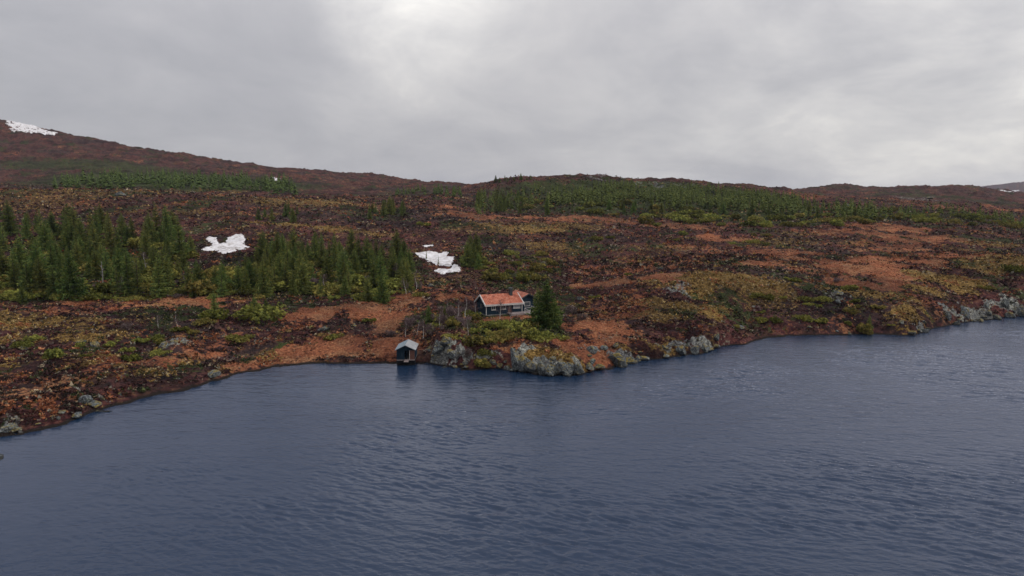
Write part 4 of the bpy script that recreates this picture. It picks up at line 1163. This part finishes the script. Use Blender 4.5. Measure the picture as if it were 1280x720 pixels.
# ------------------------------------------------------------------ cabin
def make_cabin():
    c = empty('cabin', CABIN['x'], CABIN['y'], CABIN['z'] - .05, CABIN['a'])
    tag(c, 'dark navy timber cabin with rust-red roof, white trim and deck above the lake', 'cabin')
    L, D, he, hr = 7.6, 5.0, 2.25, 3.72     # length, depth, eave, ridge
    a0, a1, b0, b1 = 7.6, 11.3, 1.2, 6.8    # wing
    MB().box(-.02, L + .02, -.02, D + .02, -.5, .24).box(a0 + .03, a1 + .02, b0 - .02, b1 + .02, -.5, .24).build('foundation', M['stone'], c)
    w = MB(); t = .15
    gab = [(0, .24), (D, .24), (D, he), (D/2, hr - .06), (0, he)]
    w.prism(gab, 'x', 0, t); w.prism(gab, 'x', L - t, L)
    # front wall with window openings left free by the pieces between them
    op = [(1.15, 1.95, 1.15, 1.95), (3.0, 4.1, 1.15, 1.95), (4.55, 5.35, .28, 2.10), (5.75, 7.15, 1.20, 2.0)]
    x = t
    for (xa, xb, za, zb) in op:
        w.box(x, xa, 0, t, .24, he); w.box(xa, xb, 0, t, .24, za) if za > .3 else None; w.box(xa, xb, 0, t, zb, he); x = xb
    w.box(x, L - t, 0, t, .24, he); w.box(t, L - t, D - t, D, .24, he)
    w.build('wall', M['plank'], c)
    w = MB(); ac = (a0 + a1) / 2; wz, wr = 2.62, 3.62
    gab = [(a0 + .01, .24), (a1, .24), (a1, wz), (ac, wr - .05), (a0 + .01, wz)]
    w.prism(gab, 'y', b0, b0 + t); w.prism(gab, 'y', b1 - t, b1)
    w.box(a0 + .01, a0 + t, b0 + t, b1 - t, .24, wz); w.box(a1 - t, a1, b0 + t, b1 - t, .24, wz)
    w.build('wing_wall', M['plank'], c)
    # main roof: two slabs with verge and eave boards
    ov = .42; og = .34; sl = (hr - he) / (D/2); th = .13
    r = MB()
    zf = he - ov * sl
    r.prism([(-ov, zf), (D/2, hr), (D/2, hr + th), (-ov, zf + th)], 'x', -og, L + .18)
    r.prism([(D + ov, zf), (D/2 + .004, hr), (D/2 + .004, hr + th), (D + ov, zf + th)], 'x', -og, L + .18)
    rf = r.build('roof', M['roof'], c)
    for xa, xb in ((-og - .04, -og + .13), (L + .09, L + .26)):
        v = MB(); up = .035
        v.prism([(-ov - .03, zf - .12), (D/2, hr - .12), (D/2, hr + th + up), (-ov - .03, zf + th + up)], 'x', xa, xb)
        v.prism([(D + ov + .03, zf - .12), (D/2 + .004, hr - .12), (D/2 + .004, hr + th + up), (D + ov + .03, zf + th + up)], 'x', xa, xb)
        v.build('verge_board', M['white'], rf)
    MB().box(-og + .14, L + .08, -ov - .05, -ov - .005, zf - .10, zf + th + .01).box(-og + .14, L + .08, -ov - .05, -ov + .22, zf + th + .012 + .05, zf + th + .05 + .04).build('fascia', M['white'], rf)
    # snow guards / pale edge along the eave
    # wing roof
    hs = (a1 - a0)/2 + .25; slw = (wr - wz) / ((a1 - a0)/2); ze = wr - hs * slw
    r = MB()
    r.prism([(ac - hs, ze), (ac, wr), (ac, wr + th), (ac - hs, ze + th)], 'y', b0 - .35, b1 + .3)
    r.prism([(ac + hs, ze), (ac + .004, wr), (ac + .004, wr + th), (ac + hs, ze + th)], 'y', b0 - .35, b1 + .3)
    wf = r.build('wing_roof', M['roof'], c)
    MB().prism([(ac - hs - .02, ze - .08), (ac, wr - .08), (ac, wr + th + .03), (ac - hs - .02, ze + th + .03)], 'y', b0 - .41, b0 - .352)\
        .prism([(ac + hs + .02, ze - .08), (ac + .004, wr - .08), (ac + .004, wr + th + .03), (ac + hs + .02, ze + th + .03)], 'y', b0 - .41, b0 - .352).build('verge_board', M['dark'], wf)
    # chimney through the rear of the ridge line
    ch = MB().box(5.75, 6.35, D/2 - .75, D/2 - .15, hr - .7, hr + .98).build('chimney', M['dark'], c, .02)
    cp = MB().box(5.68, 6.42, D/2 - .82, D/2 - .08, hr + .983, hr + 1.05)
    for dx in (5.78, 6.28):
        for dy in (-.72, -.22): cp.box(dx, dx+.05, D/2 + dy, D/2 + dy + .05, hr + 1.05, hr + 1.2)
    cp.box(5.66, 6.44, D/2 - .84, D/2 - .06, hr + 1.2, hr + 1.25)
    cp.build('chimney_cap', M['dark'], ch)
    # windows and door
    for i, (xa, xb, za, zb) in enumerate(op):
        if i == 2:
            d = MB().box(xa, xb, .05, .10, za, zb).build('door', M['brown'], c)
            MB().box(xa + .12, xb - .12, .035, .048, 1.25, 1.95).build('pane', M['glass'], d)
            MB().box(xb - .14, xb - .09, -.02, .03, 1.05, 1.12).build('handle', M['dark'], d)
            continue
        f = MB(); e = .045
        f.box(xa - e, xa + .03, -.035, .10, za - e, zb + e); f.box(xb - .03, xb + e, -.035, .10, za - e, zb + e)
        f.box(xa + .03, xb - .03, -.035, .10, za - e, za + .03); f.box(xa + .03, xb - .03, -.035, .10, zb - .03, zb + e)
        xm = (xa + xb)/2; f.box(xm - .02, xm + .02, -.02, .09, za + .03, zb - .03)
        wn = f.build('window', M['white'], c)
        MB().box(xa + .031, xb - .031, .05, .06, za + .031, zb - .031).build('pane', M['pane_reflection'] if i == 3 else M['glass'], wn)
        MB().box(xa - .1, xb + .1, -.10, -.037, za - .12, za - .072).build('sill', M['white'], wn)
    # corner boards
    for x_ in (-.03, L - .09):
        MB().box(x_, x_ + .13, -.03, -.002, .2, he - .12).build('corner_board', M['white'], c)
    MB().box(a1 - .1, a1 + .03, b0 - .03, b0 - .002, .2, wz - .1).build('corner_board', M['white'], c)
    # small gable window
    gw = MB().box(-.04, -.002, 1.9, 3.1, 1.15, 1.22).box(-.04, -.002, 1.9, 3.1, 1.95, 2.02).box(-.04, -.002, 1.9, 1.97, 1.22, 1.95).box(-.04, -.002, 3.03, 3.1, 1.22, 1.95).build('window', M['dark'], c)
    MB().box(-.02, -.002, 1.97, 3.03, 1.22, 1.95).build('pane', M['glass'], gw)
    # deck
    dz = .42
    dk = MB()
    n = 13
    for i in range(n):
        y0 = -1.95 + i * .147; dk.box(4.3, 9.6, y0, y0 + .14, dz - .04, dz)
    dk.box(4.3, 9.6, -2.0, -1.955, dz - .42, dz + .002)
    for xx in (4.4, 6.1, 7.8, 9.5): dk.box(xx - .06, xx + .06, -1.9, -1.78, -.4, dz - .045); dk.box(xx - .06, xx + .06, -.3, -.18, -.4, dz - .045)
    de = dk.build('deck', M['deck'], c)
    for xx in (7.3, 8.45, 9.55):
        MB().box(xx - .035, xx + .035, -1.93, -1.86, dz, dz + .95).build('railing_post', M['white'], de)
    MB().box(7.25, 9.6, -1.95, -1.84, dz + .952, dz + 1.0).box(7.3, 9.55, -1.92, -1.88, dz + .45, dz + .49).build('railing', M['white'], de)
    MB().box(9.5, 9.6, -.1, -.01, dz, dz + .95).build('railing_post', M['white'], de)
    MB().box(9.51, 9.59, -1.83, -.11, dz + .955, dz + 1.02).box(9.52, 9.58, -1.83, -.11, dz + .45, dz + .53).build('railing', M['white'], de)
    # steps from the deck down to the grass
    st = MB(); st.beam((7.2, -2.05, dz), (7.9, -3.2, -.05), .09); st.beam((8.1, -2.05, dz), (8.8, -3.2, -.05), .09)
    for k in range(3):
        f = .2 + k * .3; st.box(7.15 + .7*f, 8.15 + .7*f, -2.1 - 1.1*f - .13, -2.1 - 1.1*f + .13, dz*(1-f) - .02, dz*(1-f) + .03)
    st.build('step', M['white'], c)
    # white handrail of the steps
    MB().beam((7.2, -2.0, dz + .95), (7.95, -3.2, .85), .07).beam((7.95, -3.2, -.1), (7.95, -3.2, .88), .07).build('handrail', M['white'], c)
    # wing front window
    wn = MB().box(8.6, 9.9, b0 - .04, b0 - .002, 1.2, 1.28).box(8.6, 9.9, b0 - .04, b0 - .002, 2.0, 2.08).box(8.6, 8.68, b0 - .04, b0 - .002, 1.28, 2.0).box(9.82, 9.9, b0 - .04, b0 - .002, 1.28, 2.0).build('window', M['white'], c)
    MB().box(8.68, 9.82, b0 - .02, b0 - .002, 1.28, 2.0).build('pane', M['glass'], wn)
make_cabin()

# garden bench on the grass at the deck end
def bench():
    lx, ly = 9.9, -2.6
    x = CABIN['x'] + lx * ca - ly * sa; y = CABIN['y'] + lx * sa + ly * ca
    b = empty('garden_bench', x, y, ground(x, y), CABIN['a'])
    tag(b, 'white slatted bench frame on the grass at the right end of the cabin deck', 'bench')
    MB().box(-.8, .8, -.2, -.02, .42, .46).box(-.8, .8, .02, .2, .42, .46).build('seat', M['white'], b)
    MB().box(-.8, .8, .26, .29, .62, .72).box(-.8, .8, .28, .31, .80, .92).build('backrest', M['white'], b)
    for sx in (-.72, .72):
        MB().box(sx-.035, sx+.035, -.19, -.12, -.1, .419).build('leg', M['white'], b)
        MB().box(sx-.035, sx+.035, .19, .255, -.1, .92).build('leg', M['white'], b)
bench()

# ------------------------------------------------------------------ boathouse
def make_boathouse():
    x, y = BOAT['x'], BOAT['y']
    b = empty('boathouse', x, y, 0, R(2))
    tag(b, 'small dark boathouse with pale metal roof standing on the waterline', 'boathouse')
    W = 1.42; D = 4.2; fz = .95; he = 2.62; hr = 3.30
    # cribbing down to the water
    cb = MB()
    for sx in (-W + .1, -.1, W - .3):
        for sy in (.1, 2.0, 3.9): cb.box(sx, sx + .2, sy, sy + .2, -1.2, fz - .24)
    cb.box(-W, W, .05, D - .05, fz - .235, fz - .12)
    for k in range(4): cb.box(-W + .02, W - .02, .02, .14, .02 + k*.19, .16 + k*.19); 
    for k in range(4):
        cb.box(-W + .02, -W + .12, .2, D - .2, .02 + k*.19, .16 + k*.19); cb.box(W - .12, W - .02, .2, D - .2, .02 + k*.19, .16 + k*.19)
    cb.build('timber_base', M['inside'], b)
    MB().box(-W, W, 0, D, fz - .118, fz).build('floor', M['deck'], b)
    t = .08
    w = MB()
    w.box(-W, -W + t, t, D - t, fz, he); w.box(W - t, W, t, D - t, fz, he)
    w.prism([(-W, fz), (W, fz), (W, he), (0, hr), (-W, he)], 'y', D - t, D)
    # front: planks left of the door, brown boards on the right, gable above
    w.box(-W, -.16, 0, t, fz, 2.45)
    w.prism([(-W, 2.45), (W, 2.45), (W, he), (0, hr), (-W, he)], 'y', 0, t)
    w.build('wall', M['plank'], b)
    MB().box(.66, W, 0, t, fz, 2.449).build('side_panel', M['brown'], b)
    MB().box(.60, .66, -.02, t, fz, 2.449).build('door_post', M['white'], b)
    d = MB().box(.1, .17, t + .02, t + .8, fz + .02, 2.42).build('door', M['plank'], b)
    for sgn, nm, mt in ((-1, 'roof', M['steel_shaded']), (1, 'roof', M['steel'])):
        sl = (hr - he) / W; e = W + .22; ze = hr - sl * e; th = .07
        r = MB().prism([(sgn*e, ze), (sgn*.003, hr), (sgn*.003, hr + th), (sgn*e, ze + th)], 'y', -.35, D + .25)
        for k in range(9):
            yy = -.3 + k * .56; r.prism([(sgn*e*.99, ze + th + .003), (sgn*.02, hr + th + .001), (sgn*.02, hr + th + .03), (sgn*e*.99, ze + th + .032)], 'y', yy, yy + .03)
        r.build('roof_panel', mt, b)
    MB().box(-.2, .5, -.9, -.02, fz - .2, fz - .12).build('landing', M['deck'], b)
make_boathouse()

# ------------------------------------------------------------------ small standing figure on the moss knoll
def person():
    x, y, z = at(852, 359.5)
    z = ground(x, y)
    # skeleton: joints, radii
    J = [('pelvis',(0,0,.92),.135),('chest',(0,.01,1.28),.155),('neck',(0,0,1.47),.06),('head',(0,-.015,1.60),.10),('top',(0,-.01,1.70),.085),
         ('hipL',(-.10,0,.86),.10),('kneeL',(-.13,-.02,.47),.065),('ankL',(-.14,.02,.08),.045),('toeL',(-.15,-.13,.04),.04),
         ('hipR',(.10,0,.86),.10),('kneeR',(.12,-.03,.47),.065),('ankR',(.13,.03,.08),.045),('toeR',(.15,-.12,.04),.04),
         ('shL',(-.19,.01,1.38),.065),('elL',(-.25,.04,1.10),.045),('wrL',(-.24,-.04,.86),.03),
         ('shR',(.19,.01,1.38),.065),('elR',(.26,.04,1.11),.045),('wrR',(.22,-.08,.88),.03)]
    E = [('pelvis','chest'),('chest','neck'),('neck','head'),('head','top'),('pelvis','hipL'),('hipL','kneeL'),('kneeL','ankL'),('ankL','toeL'),('pelvis','hipR'),('hipR','kneeR'),('kneeR','ankR'),('ankR','toeR'),
         ('chest','shL'),('shL','elL'),('elL','wrL'),('chest','shR'),('shR','elR'),('elR','wrR')]
    V = [j[1] for j in J]; rad = [j[2] for j in J]; nm = {j[0]: i for i, j in enumerate(J)}
    EE = [(nm[a], nm[b]) for a, b in E]
    for sgn, w in ((-1, 'wrL'), (1, 'wrR')):
        wx, wy, wz = V[nm[w]]
        V.append((wx, wy - .01, wz - .08)); rad.append(.028); palm = len(V) - 1; EE.append((nm[w], palm))
        for k in range(4):
            V.append((wx + .004, wy - .035 + k*.02, wz - .13 + abs(k-1.5)*.005)); rad.append(.009); m = len(V) - 1; EE.append((palm, m))
            V.append((wx - sgn*.012, wy - .035 + k*.02, wz - .165 + abs(k-1.5)*.008)); rad.append(.008); EE.append((m, len(V) - 1))
        V.append((wx - sgn*.01, wy - .06, wz - .09)); rad.append(.011); EE.append((palm, len(V) - 1))
    me = bpy.data.meshes.new('person'); me.from_pydata(V, EE, []); me.update()
    o = bpy.data.objects.new('person', me); COL.objects.link(o)
    sk = o.modifiers.new('skin', 'SKIN')
    for i, r in enumerate(rad): me.skin_vertices[0].data[i].radius = (r, r); me.skin_vertices[0].data[i].use_root = (i == 0)
    ss = o.modifiers.new('sub', 'SUBSURF'); ss.levels = 2; ss.render_levels = 2
    dg = bpy.context.evaluated_depsgraph_get(); ev = bpy.data.meshes.new_from_object(o.evaluated_get(dg))
    o.modifiers.clear(); o.data = ev
    ev.materials.clear()
    for mt in (M['cloth'], M['trousers'], M['skin']): ev.materials.append(mt)
    for p in ev.polygons:
        c = p.center
        p.use_smooth = True
        p.material_index = 2 if (c.z > 1.50 and c.y < -.03 and c.z < 1.66) or (c.z < .82 and abs(c.x) > .19 and c.z > .6) else (1 if c.z < .9 and abs(c.x) < .19 else 0)
    o.location = (x, y, z - .02); o.rotation_euler.z = .4
    tag(o, 'person in dark clothes standing on the mossy knoll right of the cabin', 'person')
person()

# ------------------------------------------------------------------ air
me = MB().box(-6500, 6500, -400, 8900, -13, 300).mesh('haze', M['snow'])
hz, nt, out = new_mat('haze_air'); n = N(nt)
pv = n('VolumePrincipled', {'Color': (.74, .80, .95, 1), 'Density': .00004, 'Anisotropy': 0.})
nt.links.new(pv.outputs[0], out.inputs['Volume'])
me.materials.clear(); me.materials.append(hz)
o = link(bpy.data.objects.new('haze', me)); tag(o, 'thin bluish air between the near shore and the far hills', 'haze', kind='stuff')

# ------------------------------------------------------------------ sky and light
SUN_EL, SUN_AZ = R(34), R(100)     # azimuth clockwise from +Y (view direction), to the right
w = bpy.data.worlds.new('World'); scene.world = w; w.use_nodes = True
nt = w.node_tree; nt.nodes.clear(); n = N(nt)
out = n('OutputWorld')
sky = n('TexSky', sky_type='NISHITA', sun_disc=False, sun_elevation=SUN_EL, sun_rotation=SUN_AZ)
gen = n('TexCoord').outputs['Generated']
sp = n('SeparateXYZ', {0: gen})
zz = n.math('MAXIMUM', sp.outputs[2], 0.)
den = n.math('ADD', zz, .30)
pl = n('CombineXYZ', {0: n.math('DIVIDE', sp.outputs[0], den), 1: n.math('DIVIDE', sp.outputs[1], den), 2: 0.}).outputs[0]
c1 = n.noise(pl, .9, 7, .55, .5)
c2 = n.noise(n('Mapping', {'Vector': pl, 'Location': (3.1, 7.7, 0), 'Scale': (1.0, .9, 1)}).outputs[0], 2.6, 8, .62, .4)
c3 = n.noise(n('Mapping', {'Vector': pl, 'Location': (4.1, 12.7, 0)}).outputs[0], .22, 3, .5)
cl = n.math('ADD', n.math('MULTIPLY', c1, .42), n.math('ADD', n.math('MULTIPLY', c2, .22), n.math('MULTIPLY', c3, .36)))
cc = n.ramp(cl, [(.38,(3.5,3.5,3.75)),(.47,(4.2,4.15,4.35)),(.54,(4.9,4.8,4.9)),(.62,(6.6,6.4,6.2))])
# clouds thin and brighten with height, as under any overcast sky
lift = n.math('MULTIPLY_ADD', n.math('POWER', zz, 1.3), 1.45, 1.04)
def glow(px, py, az=None, el=None, power=8, k=1.):
    if az is None:
        v = (360 - py) / FPX; d = np.array([(px - 640) / FPX, CP + v * SP, v * CP - SP]); d /= np.linalg.norm(d)
    else: d = np.array([sin(az)*cos(el), cos(az)*cos(el), sin(el)])
    dt = n('VectorMath', {0: gen, 1: tuple(d)}, operation='DOT_PRODUCT').outputs['Value']
    return n.math('MULTIPLY', n.math('POWER', n.math('MAXIMUM', dt, 0.), power), k)
lift = n.math('ADD', lift, glow(0, 0, SUN_AZ, SUN_EL, 5, .9))      # sun behind the cloud
thin = n.math('ADD', glow(520, -60, power=150, k=2.2), n.math('ADD', glow(1240, 10, power=30, k=.55), glow(860, 190, power=90, k=.25)))
thin = n.math('MULTIPLY', thin, n.math('MULTIPLY_ADD', n.step(cl, .38, .58), .65, .15))   # thinner cloud lets more, warmer light through
cc = n.mix(1., cc, n('CombineColor', {0: n.math('MULTIPLY_ADD', thin, 1.02, lift), 1: n.math('MULTIPLY_ADD', thin, 1.0, lift), 2: n.math('MULTIPLY_ADD', thin, .84, lift)}).outputs[0], 'MULTIPLY')
col = n.mix(.04, cc, sky.outputs[0])
bg = n('Background', {'Color': col, 'Strength': .1})
nt.links.new(bg.outputs[0], out.inputs[0])

sd = bpy.data.lights.new('sun', 'SUN'); sd.energy = 1.5; sd.angle = R(12); sd.color = (1., .96, .90)
so = link(bpy.data.objects.new('sun', sd))
so.rotation_euler = (R(90) - SUN_EL, 0, -SUN_AZ + pi)
# lamp shines along its -Z: aim it from the sun direction to the ground
from mathutils import Vector
dirv = Vector((sin(SUN_AZ)*cos(SUN_EL), cos(SUN_AZ)*cos(SUN_EL), sin(SUN_EL)))
so.rotation_euler = dirv.to_track_quat('Z', 'Y').to_euler()
so.location = (0, 0, 200)

# ------------------------------------------------------------------ camera and output
cd = bpy.data.cameras.new('camera'); cd.lens = 24.0 * (853.0 / 853.33); cd.sensor_width = 36; cd.clip_start = .5; cd.clip_end = 20000
co = link(bpy.data.objects.new('camera', cd)); co.location = (0, 0, CAMZ); co.rotation_euler = (R(90) - PITCH, 0, 0)
scene.camera = co
scene.view_settings.view_transform = 'Standard'; scene.view_settings.look = 'None'; scene.view_settings.gamma = 1; scene.view_settings.exposure = 0
scene.render.engine = 'CYCLES'
cy = scene.cycles
cy.max_bounces = 4; cy.diffuse_bounces = 2; cy.glossy_bounces = 2; cy.transmission_bounces = 2; cy.volume_bounces = 1; cy.transparent_max_bounces = 4
cy.use_denoising = True
try: cy.denoiser = 'OPENIMAGEDENOISE'; cy.denoising_input_passes = 'RGB_ALBEDO_NORMAL'; cy.denoising_prefilter = 'ACCURATE'
except Exception: pass
cy.caustics_reflective = False; cy.caustics_refractive = False
